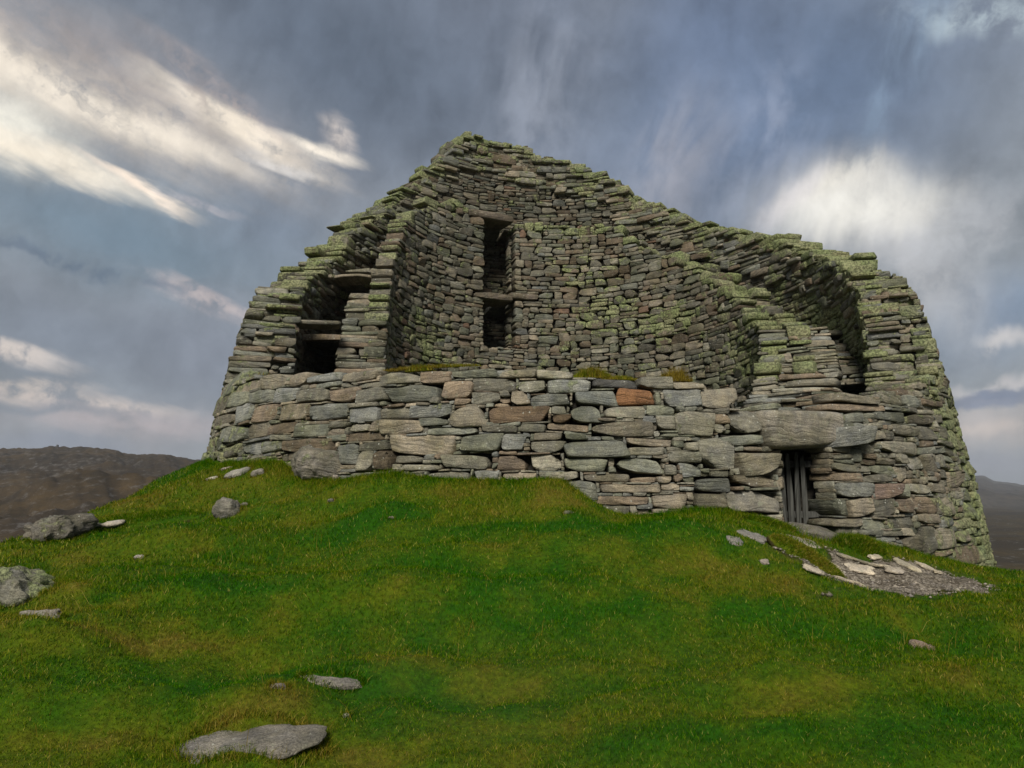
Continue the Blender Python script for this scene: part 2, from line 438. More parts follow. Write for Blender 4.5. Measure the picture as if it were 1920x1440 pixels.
def hit(x, y, Rf=r_out, far=False):
    d = ray(x, y); h = math.hypot(d[0], d[1]); dx = d[:2] / h; sl = d[2] / h; R = float(Rf(0.)); z = 0
    for _ in range(25):
        b = dx @ C2; disc = b * b - (D * D - R * R)
        t = b + math.sqrt(max(disc, 0)) * (1 if far else -1); z = t * sl; R = float(Rf(z))
    Pp = dx * t - C2
    return math.atan2(Pp @ RT, Pp @ TOW), z
def project(P):
    P = np.asarray(P); c, s = math.cos(PITCH), math.sin(PITCH)
    dep = P[..., 1] * c + P[..., 2] * s; up = -P[..., 1] * s + P[..., 2] * c
    return 960 + F * P[..., 0] / dep, 720 - F * up / dep, dep
R_ = math.radians
def prof(pts):
    a = np.array([[R_(p[0]), p[1]] for p in sorted(pts)]); return lambda th: np.interp((np.asarray(th) + math.pi) % (2 * math.pi) - math.pi, a[:, 0], a[:, 1])
# angles run from -180 (back) over 0 (towards the viewer) to 180
TOP_OUT = prof([(-180, 9.5), (-174, 9.55), (-169.6, 9.6), (-164.6, 9.85), (-155.4, 9.85), (-149.4, 9.95), (-143.5, 9.85), (-139, 9.3), (-134.5, 8.75), (-128, 8.2), (-122.7, 7.7),
    (-117.7, 7.1), (-112, 6.75), (-105.6, 6.3), (-101.5, 5.6), (-97, 5.3), (-92.5, 5.0), (-86, 4.62), (-80.9, 4.25), (-76, 4.0), (-72.2, 3.85), (-69, 3.5), (-66, 2.9), (-63.5, 2.1), (-61, 1.85), (-50, 1.8), (-39, 1.66), (-27, 1.55),
    (-15, 1.48), (0, 1.38), (12, 1.25), (16.8, 1.2), (17.5, 1.0), (28, 1.02), (33, 1.22), (39, 1.36), (46, 1.6), (54, 1.85), (60, 2.0), (63, 2.3), (65, 2.85), (68, 3.35), (72.2, 3.75),
    (78, 4.15), (83.5, 4.45), (94, 4.95), (107, 5.65), (115, 6.05), (122, 6.35), (130, 6.7), (137.5, 7.05), (148, 7.7), (153, 7.9), (158, 8.15), (166.5, 8.88), (173, 9.12), (180, 9.5)])
TOP_IN = prof([(-180, 7.1), (-170, 7.12), (-160, 7.15), (-155, 7.2), (-145, 7.28), (-133, 7.35), (-120, 7.1), (-109, 6.65), (-102, 6.15), (-96, 5.6), (-89, 4.85), (-84, 4.25), (-79, 3.5), (-74, 2.5), (-72, 1.6), (-70, 1.2),
    (45, 1.1), (54, 1.5), (62, 2.1), (72, 2.8), (78, 3.15), (90, 3.5), (101, 3.95), (107, 4.4), (114, 4.7), (122, 5.1), (130, 5.5), (142, 5.95), (153, 6.4), (158, 6.8), (164, 7.05), (180, 7.1)])

# ------------------------------------------------------------------ ground height (thin plate through surveyed points)
def gp(x, y, depth):
    d = ray(x, y); q = d / d[1] * depth; return tuple(q)
G = []
for x, y in [(400, 868), (520, 868), (700, 892), (800, 897), (900, 904), (1050, 908), (1085, 930), (1120, 957), (1250, 964), (1360, 966), (1450, 985), (1600, 1012), (1700, 1037), (1800, 1062)]:
    th, z = hit(x, y); P = cyl(th, r_out(z) + .02, z); G.append(tuple(P))
    Pi = cyl(th, r_out(z) - 1.2, z + .05); G.append(tuple(Pi))
for q in [(960, 1440, 3.95), (960, 1300, 4.75), (960, 1180, 5.55), (960, 1080, 6.35), (960, 1000, 7.15), (960, 945, 7.8),
          (0, 1440, 3.7), (0, 1300, 4.3), (0, 1180, 5.2), (60, 1130, 5.7), (200, 1250, 4.7), (200, 1120, 5.8), (400, 1300, 4.6), (470, 1420, 4.0), (480, 1180, 5.4), (500, 1060, 6.8),
          (640, 1330, 4.55), (700, 1200, 5.4), (700, 1060, 6.6), (700, 960, 7.9), (560, 935, 8.7),
          (425, 985, 8.1), (430, 930, 9.2), (300, 1010, 7.7), (150, 1035, 7.6), (300, 985, 8.3), (330, 905, 10.9), (370, 874, 12.1),
          (20, 1040, 7.7), (100, 1020, 8.0), (240, 935, 9.9), (180, 958, 9.2),
          (1200, 1440, 3.85), (1200, 1250, 4.95), (1200, 1100, 6.1), (1200, 1010, 7.0), (1500, 1440, 3.65), (1500, 1250, 4.8), (1500, 1120, 5.9), (1350, 1040, 6.6), (1080, 1000, 7.0),
          (1480, 1030, 7.1), (1500, 1003, 7.85), (1560, 1068, 7.3), (1700, 1085, 7.3), (1640, 1060, 7.9), (1820, 1072, 8.6), (1640, 1115, 6.6), (1800, 1110, 7.3),
          (1750, 1200, 5.3), (1920, 1440, 3.5), (1920, 1250, 4.6), (1920, 1150, 5.9), (1920, 1090, 7.9), (1880, 1080, 9.6)]:
    G.append(gp(*q))
G += [(0, 0, -1.62), (-3, 1, -1.65), (3, 1, -1.55), (0, 2.4, -1.58), (-2.5, 2.6, -1.55), (2.5, 2.4, -1.5), (0, -4, -2.1), (-7, 2, -1.7), (7, 2, -1.75), (-7, -3, -2.3), (7, -3, -2.3),
      (-7.2, 9.2, -1.6), (-8.6, 12, -1.5), (-6.8, 14.2, -.2), (-8.5, 6.5, -1.6), (-10, 9, -3.2), (-10, 16, -2.4), (-7.5, 19, -.8), (-9, 24, -2.8), (-12, 4, -3.0),
      (8.6, 8.8, -1.9), (8.8, 11.5, -1.9), (8.9, 15, -1.9), (11, 8, -3.2), (11.5, 13, -3.6), (9, 20, -2.2), (12, 22, -4), (11.5, 4, -2.9), (1, 26, -1.5), (0, 31, -4), (1, 15, -.1), (1, 19, 0), (-3, 15, .2), (5, 15, -.4), (9, 26, -4)]
G = np.array(G); GX = G[:, :2]
def tps_phi(r2): return np.where(r2 > 1e-9, .5 * r2 * np.log(np.maximum(r2, 1e-9)), 0)
nG = len(G)
A = np.zeros((nG + 3, nG + 3)); d2 = ((GX[:, None] - GX[None]) ** 2).sum(-1)
A[:nG, :nG] = tps_phi(d2) + np.eye(nG) * .02; A[:nG, nG] = 1; A[:nG, nG + 1:] = GX; A[nG, :nG] = 1; A[nG + 1:, :nG] = GX.T
SOL = np.linalg.solve(A, np.concatenate([G[:, 2], [0, 0, 0]]))
def surface_base(XY):
    XY = np.asarray(XY, float); out = np.empty(len(XY))
    for i in range(0, len(XY), 20000):
        c = XY[i:i + 20000]; dd = ((c[:, None] - GX[None]) ** 2).sum(-1)
        out[i:i + 20000] = tps_phi(dd) @ SOL[:nG] + SOL[nG] + c @ SOL[nG + 1:]
    return out
MOUNDS = []       # (x, y, rx, ry, rot, height)
def at_ground(x, y):
    """where the view ray of a pixel meets the smooth ground"""
    d = ray(x, y); ts = np.linspace(2.5, 16, 700); Q = ts[:, None] * d / d[1]
    s = surface_base(Q[:, :2]) - Q[:, 2]; k = np.argmax(s > 0)
    return Q[k] if s[k] > 0 else Q[-1]
for (x, y, rx, ry, h) in [(700, 1150, 1.3, .35, .07), (1000, 1150, 1.2, .3, .06), (720, 985, .5, .35, .09), (560, 1290, .9, .2, .07), (450, 1350, .9, .22, .06), (1050, 950, .5, .35, .10), (1150, 1340, 1.6, .22, .05),
        (900, 1290, 1.0, .22, .06), (330, 1020, 1.0, .3, .10), (740, 1020, .4, .16, .05), (350, 1250, .8, .22, -.07), (850, 1330, .6, .2, -.06), (1250, 1180, 1.1, .3, .05), (1500, 1180, .8, .25, -.04),
        (240, 1038, .35, .12, -.05), (1500, 1035, .35, .2, .05), (80, 1220, .6, .15, .06), (1700, 1290, 1.0, .3, .05), (640, 930, .8, .25, .05), (880, 1060, .6, .2, .06)]:
    p = at_ground(x, y); MOUNDS.append((p[0], p[1], rx, ry, h))
def ground_z(XY):
    XY = np.asarray(XY, float).reshape(-1, 2)
    dC = np.hypot(XY[:, 0] - C2[0], XY[:, 1] - C2[1])
    far = sstep(dC, 16, 34)
    z = surface_base(XY)
    for mx, my, rx, ry, h in MOUNDS:
        z = z + 1.7 * h * np.exp(-((XY[:, 0] - mx) / rx) ** 2 - ((XY[:, 1] - my) / ry) ** 2)
    P3 = np.concatenate([XY, np.zeros((len(XY), 1))], 1)
    near_wall = sstep(dC, 7.1, 8.0)
    z = z + (fbm(P3 * 1.0, 4, 11) * .08 + np.abs(fbm(P3 * np.array([1.5, 2.6, 1]), 3, 23)) * .05 + fbm(P3 * 6, 2, 17) * .010) * (.25 + .75 * near_wall)
    val = -13 + fbm(P3 * .02, 4, 40) * 2.2 + fbm(P3 * .15, 3, 50) * .5
    z = np.clip(z, -6, 3)
    return z * (1 - far) + val * far

# ------------------------------------------------------------------ stone filling
def fill(s0, s1, z0, z1, cs, cz, pre, wmean, wspread, hmean, hmin=1, wmin=2, hmax=8, wmax=16):
    """pack rectangles upwards into a grid; pre = list of (sa, sb, za, zb) already taken"""
    ns = int(round((s1 - s0) / cs)); nz = int(round((z1 - z0) / cz))
    occ = np.zeros((nz, ns), bool)
    for a, b, c, d in pre:
        occ[max(0, int(round((c - z0) / cz))):max(0, int(round((d - z0) / cz))), max(0, int(round((a - s0) / cs))):max(0, int(round((b - s0) / cs)))] = True
    out = []
    for j in range(nz):
        i = 0; row = occ[j]
        while i < ns:
            if row[i]: i += 1; continue
            e = i
            while e < ns and not row[e] and e - i < wmax * 2: e += 1
            run = e - i
            wd = int(max(wmin, min(wmax, rng.lognormal(math.log(wmean), wspread))))
            if run - wd < wmin: wd = run if run <= wmax + 2 else wd
            wd = min(wd, run)
            ht = int(np.clip(round(rng.lognormal(math.log(hmean), .42)), hmin, hmax))
            if i > 0 and rng.random() < .85:
                hl = 0
                while j + hl < nz and hl <= hmax and occ[j + hl, i - 1]: hl += 1
                if 0 < hl <= hmax and abs(hl - ht) <= 2: ht = hl
            if wd <= wmin: ht = min(ht, 3)
            h = 1
            while h < ht and j + h < nz and not occ[j + h, i:i + wd].any(): h += 1
            g = 0
            while j + h + g < nz and g < 2 and not occ[j + h + g, i:i + wd].any(): g += 1
            if 0 < g < 2 and (j + h + g >= nz or occ[j + h + g, i:i + wd].any()): h += g
            occ[j:j + h, i:i + wd] = True
            out.append((s0 + i * cs, s0 + (i + wd) * cs, z0 + j * cz, z0 + (j + h) * cz))
            i += wd
    return out

PAL = np.array([[.175, .17, .15], [.15, .155, .14], [.19, .18, .155], [.165, .15, .125], [.14, .145, .12], [.125, .12, .105], [.2, .175, .145], [.155, .125, .1], [.16, .165, .165]])
def tint_for(weights=None, scale=1.0):
    c = PAL[rng.choice(len(PAL), p=weights)] * rng.uniform(.75, 1.4) * scale * np.array([1.02, 1.02, .97]) * 1.1
    return c
W_INNER = np.array([.12, .08, .08, .2, .1, .16, .1, .14, .02]); W_INNER /= W_INNER.sum()

STONES = []   # dict per stone: wall, P, Q, bed, tint, moss, area (screen), name
def add_stone(wall, ctr, au, av, an, hu, hv, hn, tint, moss=0., vis=1.0, name='stone', fine=None, **kw):
    px, py, dep = project(ctr)
    facing = abs(float(an @ (ctr / np.linalg.norm(ctr))))
    area = 4 * hu * hv * (F / max(dep, 1)) ** 2 * max(facing, .15) * vis
    near = dep < 11.5
    tpl = fine or (T_FINE if (near and area > 500) else T_MID if area > 90 else T_LOW)
    if vis < .2: tpl = T_LOW
    P, Q, bed, V = make_stone(tpl, ctr, au, av, an, hu, hv, hn, **kw)
    top = np.clip(V[:, 1], 0, 1)
    m = np.clip(moss * (0.75 + .5 * top), 0, 2) if np.isscalar(moss) else moss
    STONES.append(dict(wall=wall, P=P, Q=Q, bed=bed, tint=np.tile(np.append(tint, 1), (len(P), 1)), moss=np.zeros(len(P)) + m, area=area, name=name))

Z3 = np.array([0, 0, 1.])
def wall_stone(wall, Rf, sgn, sa, sb, za, zb, rref, tint, moss, depth, vis, gap=.006, prot=None, name='stone', **kw):
    """stone lying in a ring face. sgn=+1 faces outward, -1 faces the centre"""
    th = (sa + sb) / 2 / rref; z = (za + zb) / 2; r = float(Rf(z))
    au, an = frame(th); slope = (float(Rf(z + .1)) - float(Rf(z - .1))) / .2
    av = Z3 + an * slope; av /= np.linalg.norm(av)
    hu = (sb - sa) / 2 * (r / rref) - gap; hv = (zb - za) / 2 - gap * .8
    if hu < .008 or hv < .006: return
    n = an * sgn; u = au * sgn
    pr = rng.normal(0, .014) if prot is None else prot
    dd = depth * rng.uniform(.85, 1.1)
    sag = (sb - sa) ** 2 / 8 / rref
    ctr = cyl(th, r, z) + n * (pr - dd / 2 - (sag * .5 if sgn > 0 else 0))
    add_stone(wall, ctr, u, av, n, hu, hv, dd / 2, tint, moss, vis, name, **kw)

# --- traced stones of the low front wall: zoom-window boxes turned into wall coordinates
Z4 = [(440,120,585,205),(595,115,705,190),(708,118,900,165),(905,108,1090,168),(1100,108,1330,175),(1345,112,1520,178),(1525,100,1775,142),(1785,98,1860,140),
 (265,225,365,300),(368,215,505,290),(508,200,645,280),(650,203,825,283),(830,200,985,285),(990,205,1150,280),(750,168,900,200),(990,172,1150,203),(1155,180,1455,285),(1465,165,1630,272),(1635,145,1880,220),(1645,222,1795,292),
 (310,295,410,385),(412,288,540,390),(542,288,700,385),(705,288,930,382),(940,283,1110,310),(940,313,1112,392),(1115,308,1268,378),(1275,300,1520,370),(1522,308,1705,415),(1325,372,1500,415),
 (360,395,475,485),(477,398,628,462),(632,405,820,475),(825,390,938,425),(940,405,1050,447),(1103,382,1345,465),(1380,418,1670,470),(1690,410,1895,448),
 (235,415,350,510),(355,488,500,503),(505,465,610,498),(930,448,1150,502),(1160,467,1535,575),(1570,463,1798,558),(1802,452,1925,550),
 (230,520,325,590),(330,505,450,575),(452,502,570,560),(575,490,860,560),(870,510,985,640),(1000,505,1158,550),(1185,577,1355,628),(1465,570,1740,655),
 (990,562,1078,670),(1082,552,1183,665),(1240,630,1450,668),(1375,670,1620,722),(1645,662,1785,722),(1275,680,1360,715),
 (185,165,288,245),(292,165,440,220),(165,260,260,345),(190,350,300,405),(1520,552,1615,575),(1620,552,1690,568),(818,462,925,505),(1150,380,1098,405),(1530,262,1630,295),(1400,250,1460,290)]
Z5 = [(105,98,310,148),(315,98,525,150),(212,160,365,230),(372,152,620,228),(630,148,890,208,'dark'),(900,140,1088,205),(1092,170,1262,207),
 (170,222,270,303),(278,240,505,308),(520,218,768,305,'green'),(770,208,988,300,'orange'),(1030,212,1238,305),(1243,195,1492,322),
 (45,303,382,395,'brown'),(392,302,480,350),(400,355,505,400,'brown'),(508,300,685,395),(702,305,925,368),(935,297,1105,358),(1112,332,1328,458),(1333,345,1405,398),(990,362,1108,440),(665,370,763,390),(766,372,870,393),(1410,330,1580,455),(1315,402,1385,455),
 (10,412,218,448),(225,404,366,452),(370,404,612,445),(632,396,985,478),(305,455,470,495),(475,460,600,495),
 (275,500,465,568),(468,497,818,595),(822,482,1085,530),(835,535,1040,580),(1055,562,1248,628),(1090,500,1150,535),(1155,503,1228,555),(1020,450,1215,480),(1345,460,1600,520),(1240,490,1448,655,'light'),(1490,530,1600,555),
 (98,578,275,665),(280,572,452,668),(468,598,730,678),(755,592,1035,695),(1040,632,1112,690),(1135,632,1245,698),(1460,562,1680,688),(1290,662,1405,700),
 (0,670,105,725),(120,672,312,720),(330,675,555,722),(580,684,845,735),(850,702,995,738),(1000,700,1080,735),(1440,692,1680,757),
 (460,728,665,835),(675,742,1018,795),(1022,740,1122,780),(1128,755,1212,788),(1218,704,1435,788),(1540,762,1680,778),
 (652,808,958,860),(962,797,1175,883),(1200,795,1378,880),(1388,782,1690,912,'spot'),(640,864,850,915),(885,885,965,910),(985,222,1025,298),(1330,465,1342,500),(1050,530,1150,558)]
Z6 = [(813,280,935,338),(942,282,1078,345),(1082,268,1300,338),(872,202,1105,275),(1160,178,1310,240),(1060,92,1230,150),(1235,110,1400,172),(872,103,1010,160),(785,55,1110,90),(822,0,1072,48),(1078,0,1220,52),(1225,0,1312,70),
 (813,345,960,372),(816,375,945,400),(810,403,1025,450),(1030,412,1175,458),(1250,342,1340,435,'light'),(1062,365,1180,408),(808,455,985,505),(990,462,1160,508),(836,510,1058,598),(1062,512,1225,600,'red'),(1265,518,1380,580),
 (838,610,895,705),(900,610,1048,710),(1052,605,1190,705),(1195,605,1270,690),(1290,590,1430,692),(1440,600,1520,698),(820,715,985,775),(990,720,1130,785),(1135,705,1300,780),(1322,695,1430,750),(1345,755,1420,920),(1425,772,1520,890),(1220,822,1338,915),(1525,870,1675,985),(1440,703,1530,768),(1535,722,1620,780),
 (1322,180,1412,262),(1095,790,1218,822),(1418,895,1520,940),(1385,510,1470,570),(1482,440,1565,535),(1342,352,1420,450),(1310,300,1480,345),(1525,790,1610,860),(1425,260,1500,298),(1430,350,1475,430),
 (1030,160,1105,198),(940,158,1000,196),(1180,340,1245,405),(1185,410,1245,512),(1230,520,1262,598)]
RREF = 6.9
TAGC = dict(orange=(.22, .115, .06), dark=(.075, .075, .072), green=(.17, .18, .165), brown=(.13, .095, .065), light=(.26, .25, .22), spot=(.19, .18, .155), red=(.2, .15, .125))
traced = []
for lst, ox, oy, k in ((Z4, 340, 660, 3.), (Z5, 900, 660, 3.), (Z6, 1300, 740, 1920 / 620.)):
    for b in lst:
        x0, y0, x1, y1 = [b[0] / k + ox, b[1] / k + oy, b[2] / k + ox, b[3] / k + oy]
        if x1 <= x0: continue
        xm, ym = (x0 + x1) / 2, (y0 + y1) / 2
        ta, _ = hit(x0, ym); tb, _ = hit(x1, ym); _, zb = hit(xm, y0); _, za = hit(xm, y1)
        traced.append((ta * RREF, tb * RREF, za, zb, b[4] if len(b) > 4 else ''))
DOOR_L, DOOR_R = hit(1464, 900)[0], hit(1562, 900)[0]
LT = (hit(1428, 800)[0] * RREF, hit(1583, 800)[0] * RREF, hit(1505, 838)[1], hit(1505, 772)[1])
door_top = LT[2]
pre = [(a, b, c, d) for a, b, c, d, _ in traced]
pre.append((DOOR_L * RREF, DOOR_R * RREF, -2, door_top)); pre.append(LT)
def moss_front(th, z):
    m = 0.
    deg = math.degrees(th)
    if deg > 36: m += .72 * sstep(deg, 38, 56) + .1
    if deg < -44: m += .38
    if z < .9 and deg < -30: m += .55 * (1 - sstep(z, .4, 1.0))
    if deg > 22 and z < 0: m += .22
    return float(m) + rng.uniform(-.22, .14)
TH0, TH1 = R_(-80), R_(84)
fills = fill(R_(-46) * RREF, R_(40) * RREF, -1.7, 3.8, .035, .022, pre, 5.5, .5, 2.9, 1, 2, 7, 12)
fills += fill(TH0 * RREF, R_(-46) * RREF, -1.7, 3.8, .05, .032, pre, 7, .5, 4.2, 2, 3, 7, 12)
fills += fill(R_(40) * RREF, TH1 * RREF, -1.7, 3.8, .045, .032, pre, 6, .5, 4.2, 2, 3, 8, 12)
# larger fillers away from the traced part
def outer_front(sa, sb, za, zb, tag='', tr=False):
    th = (sa + sb) / 2 / RREF; zc = (za + zb) / 2
    if not tr and zc > TOP_OUT(th) - (.03 if abs(th) < R_(35) else 0): return
    tint = tint_for()
    if tag: tint = np.array(TAGC[tag])
    deg = math.degrees(th)
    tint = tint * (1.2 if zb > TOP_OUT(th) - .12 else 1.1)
    m = moss_front(th, zc)
    if zc > TOP_OUT(th) - .2: m += .15
    prot = rng.normal(.004, .018) if tr else rng.normal(-.014, .016)
    wall_stone('outer', r_out, 1, sa, sb, za, zb, RREF, tint, m, .45 if tr else .3, 1.0, gap=.001 if tr else .0, prot=prot)
for t_ in traced: outer_front(*t_[:4], t_[4], True)
for a, b, c, d in fills: outer_front(a, b, c, d)

# --- ring leaves elsewhere
def leaf(wall, Rf, sgn, d0, d1, z0, z1, top, rref, cs, cz, wmean, hmean, depth, vis, tints, mossf, tscale=1.0, pre=(), skip=None, wmax=12, hmax=7, gap=.002):
    for a, b, c, d in fill(R_(d0) * rref, R_(d1) * rref, z0, z1, cs, cz, pre, wmean, .45, hmean, 1, 3, hmax, wmax):
        th = (a + b) / 2 / rref; z = (c + d) / 2
        if c > top(th) - .05 or z > top(th) + .05: continue
        if skip and skip(th, z): continue
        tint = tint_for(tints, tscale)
        if rng.random() < .012 and sgn < 0: tint = np.array([.2, .135, .1]) * tscale
        v = vis(th, z) if callable(vis) else vis
        capm = (.75 if wall == 'inner' else .42) * sstep(z, top(th) - .32, top(th) - .02)
        if wall == 'outer' and sgn < 0 and R_(60) < th < R_(128): tint = tint * 1.6  # right gallery wall: tint raised to stand in for missing light
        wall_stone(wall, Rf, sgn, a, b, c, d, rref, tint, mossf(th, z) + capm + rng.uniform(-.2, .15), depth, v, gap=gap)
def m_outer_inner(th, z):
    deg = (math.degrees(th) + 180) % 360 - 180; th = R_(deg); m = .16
    if 50 < deg < 135: m += .85 * (1 - sstep(deg, 95, 130)) * sstep(deg, 50, 60)  # lichen grows here, laid on thicker to brighten the shaded gallery wall
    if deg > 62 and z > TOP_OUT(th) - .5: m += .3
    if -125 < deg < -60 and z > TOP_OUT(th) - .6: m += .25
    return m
vis_oi = lambda th, z: 1.0 if z > min(float(TOP_IN(th)), 7) - .8 and z > 1.2 else .02
shift = lambda f, k: (lambda th: f(th + np.where(np.asarray(th) > 0, -k, k)))
TOPB = lambda th: TOP_OUT(th)
# inner face of the outer skin: whole way round behind the gallery
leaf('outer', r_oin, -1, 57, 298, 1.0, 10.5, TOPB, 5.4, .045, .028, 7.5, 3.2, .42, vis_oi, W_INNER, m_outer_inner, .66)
# its outer face above the front, towards the sides and back, and the core between
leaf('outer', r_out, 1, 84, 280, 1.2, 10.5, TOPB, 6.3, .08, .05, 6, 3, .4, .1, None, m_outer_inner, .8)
r_mid = lambda z: (r_out(z) + r_oin(z)) / 2 + .15
mid_top = lambda th: TOP_OUT(th) - .03
mid_skip = lambda th, z: z < float(TOP_OUT(th)) - 1.0
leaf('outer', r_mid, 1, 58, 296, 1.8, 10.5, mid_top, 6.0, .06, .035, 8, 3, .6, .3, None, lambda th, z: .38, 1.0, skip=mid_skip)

# --- inner skin, face towards the court, with the stacked void
IR = 3.75
vL, vR = hit(908, 500, r_iin, True)[0], hit(965, 600, r_iin, True)[0]
zt, zmid_t, zmid_b, zb_ = hit(935, 410, r_iin, True)[1], hit(935, 549, r_iin, True)[1], hit(935, 563, r_iin, True)[1], hit(935, 650, r_iin, True)[1]
if vL > vR: vL, vR = vR, vL
vL += 2 * math.pi; vR += 2 * math.pi
pre_in = [(vL * IR, vR * IR, zb_, zt)]
slabs_in = []
for (x0, x1, y0, y1) in [(878, 968, 399, 412), (890, 962, 550, 562), (955, 1012, 550, 563)]:
    a = hit(x0, y1, r_iin, True)[0] * IR; b = hit(x1, y1, r_iin, True)[0] * IR
    za, zb2 = hit((x0 + x1) / 2, y1, r_iin, True)[1], hit((x0 + x1) / 2, y0, r_iin, True)[1]
    a, b = min(a, b) + 2 * math.pi * IR, max(a, b) + 2 * math.pi * IR; slabs_in.append((a, b, za, zb2)); pre_in.append((a, b, za, zb2))
def m_inner(th, z):
    deg = math.degrees(th) % 360; m = .12
    px, py, _ = project(cyl(th, IR, z))
    for (x, y, rx, ry, k) in [(1120, 540, 60, 60, .4), (1240, 590, 60, 30, .45), (1160, 620, 90, 60, .3), (800, 640, 50, 60, .55), (760, 560, 40, 90, .22), (860, 520, 30, 60, .25), (1400, 660, 50, 60, .45), (1060, 440, 120, 60, .15), (1300, 640, 120, 80, .22)]:
        m += k * math.exp(-((px - x) / rx) ** 2 - ((py - y) / ry) ** 2)
    return m
vis_in = lambda th, z: 1.0 if z > 1.5 else .02
TOPI = TOP_IN
def TOP_INB(th):
    deg = (np.degrees(th) + 180) % 360 - 180
    return TOP_IN(th) - 1.25 * sstep(-deg, 70, 78) * (1 - sstep(-deg, 118, 140))
for d0, d1 in ((60, 286),):
    leaf('inner', r_iin, -1, d0, d1, 0.9, 7.6, TOPI, IR, .04, .032, 9, 4.2, .42, vis_in, W_INNER, m_inner, .86, pre=pre_in)
    leaf('inner', r_iout, 1, 60, d1, .9, 7.6, TOP_INB, 4.6, .07, .045, 6, 3, .4, .15, W_INNER, lambda th, z: .15, .8, pre=[(a / IR * 4.6, b / IR * 4.6, c, d) for a, b, c, d in pre_in[:1]])
for (a, b, c, d) in slabs_in:
    wall_stone('inner', r_iin, -1, a, b, c, d, IR, np.array([.16, .135, .11]), .1, .9, 3, gap=.002, prot=.07, name='lintel', rough=.5)

# --- broken ends: stones laid across the wall thickness, facing the viewer
def cut(wall, thf, r0f, r1f, z0, z1, side, wmean, hmean, tscale=1.0, moss=.1, stair=.0, wmax=14):
    """thf(z) = angle of the broken end; side=+1 when the wall continues towards larger |theta| on the right"""
    for a, b, c, d in fill(0, 1.45, z0, z1, .05, .026, [], wmean, .5, hmean, 1, 3, 7, wmax):
        z = (c + d) / 2; th = thf(z); r0, r1 = float(r0f(z)), float(r1f(z))
        if a > r1 - r0 - .05: continue
        b = min(b, r1 - r0 + .02); rm = r0 + (a + b) / 2
        if side < 0: rm = r1 - (a + b) / 2
        jit = rng.normal(0, .05)
        th2 = th + jit / rm * 1.3
        al, o = frame(th2)
        n = -al * side; u = o * side      # right hand along the face seen by the viewer
        hn = rng.uniform(.22, .36)
        ctr = cyl(th2, rm, z) - n * hn
        add_stone(wall, ctr, u, Z3, n, (b - a) / 2 - .004, (d - c) / 2 - .003, hn, tint_for(None, tscale), moss + rng.uniform(-.2, .2), 1.0, rough=1.15)
lin_t = lambda pts: (lambda z: R_(float(np.interp(z, [p[0] for p in pts], [p[1] for p in pts]))))
cut('outer', lin_t([(1.5, -60.5), (2.2, -62), (2.9, -65), (3.4, -68), (3.85, -72)]), lambda z: r_oin(z) - .03, lambda z: r_out(z) + .0, 1.55, 3.95, -1, 10, 4.2, 1.0, .18)
cut('outer', lin_t([(1.2, 42), (1.5, 53), (1.9, 59), (2.2, 62.5), (2.9, 65), (3.4, 68), (3.7, 71.5), (4.2, 80)]), lambda z: r_oin(z) + .05, lambda z: r_out(z) + .0, 1.2, 4.15, 1, 7, 3.6, 1.0, .35)
cut('inner', lin_t([(1.2, -69), (2.4, -73), (3.4, -78), (4.3, -87)]), lambda z: r_iin(z) + .0, lambda z: r_iout(z) + .04, 1.35, 4.2, -1, 15, 4.6, 1.05, .12, wmax=20)
cut('inner', lin_t([(1.0, 38), (1.35, 48), (1.7, 56), (2.3, 65), (3.1, 77)]), lambda z: r_iin(z) - .05, lambda z: 5.12 - .12 * max(z - 1.8, 0), 1.0, 3.12, 1, 12, 2.7, 1.2, .02, wmax=22)
# collapsed rubble choking the right-hand gallery, rising towards the back
cut('inner', lin_t([(1.9, 70), (2.3, 75), (2.8, 84), (3.3, 94), (3.9, 108)]), lambda z: 4.75, lambda z: r_oin(z) - .08, 1.95, 3.9, 1, 7, 3.2, 1.1, .3)
# --- entrance lintel, jambs of the passage
def px_wall(x, y): return hit(x, y)
aL, oL = frame((LT[0] + LT[1]) / 2 / RREF)
cl = cyl((LT[0] + LT[1]) / 2 / RREF, float(r_out(.8)) + .09 - .42, (LT[2] + LT[3]) / 2)
add_stone('outer', cl, aL, Z3, oL, (LT[1] - LT[0]) / 2, (LT[3] - LT[2]) / 2 + .01, .42, np.array([.27, .25, .215]), .05, 9, 'lintel', fine=box_template(np.linspace(-1, 1, 22), np.linspace(-1, 1, 11), [-1, 0, .6, .9, 1]), sq=9, quad=([.10, 0, -.02, -.06], [-.16, .34, .03, -.02]), rough=.5, tilt=0)
PAX = np.array([.33, .944, 0.]); PRT = np.array([.944, -.33, 0.])            # axis of the passage, and its right-hand side
PL = cyl(DOOR_L, float(r_out(0.)), 0.); PR = cyl(DOOR_R, float(r_out(0.)), 0.)
for side, pb_ in ((1, PR), (-1, PL)):
    for a, b, c, d in fill(.0, 2.6, -.95, door_top + .06, .05, .03, [], 8, .5, 3.2, 1, 3, 6, 12):
        n = -PRT * side; u = PAX * side
        ctr = pb_ + PAX * ((.30 if side > 0 else .10) + (a + b) / 2) + Z3 * ((c + d) / 2) - n * (.17 + rng.normal(0, .01))
        add_stone('outer', ctr, u, Z3, n, (b - a) / 2 - .004, (d - c) / 2 - .003, .16, tint_for(None, .9), .1, .3)
DC = (PL + PR) / 2
for k in range(6):
    add_stone('outer', DC + PAX * (.55 + k * .42) + Z3 * (door_top + .12), PRT, Z3, -PAX, .75, .12, .215, tint_for(None, .8), 0, .2, 'lintel')
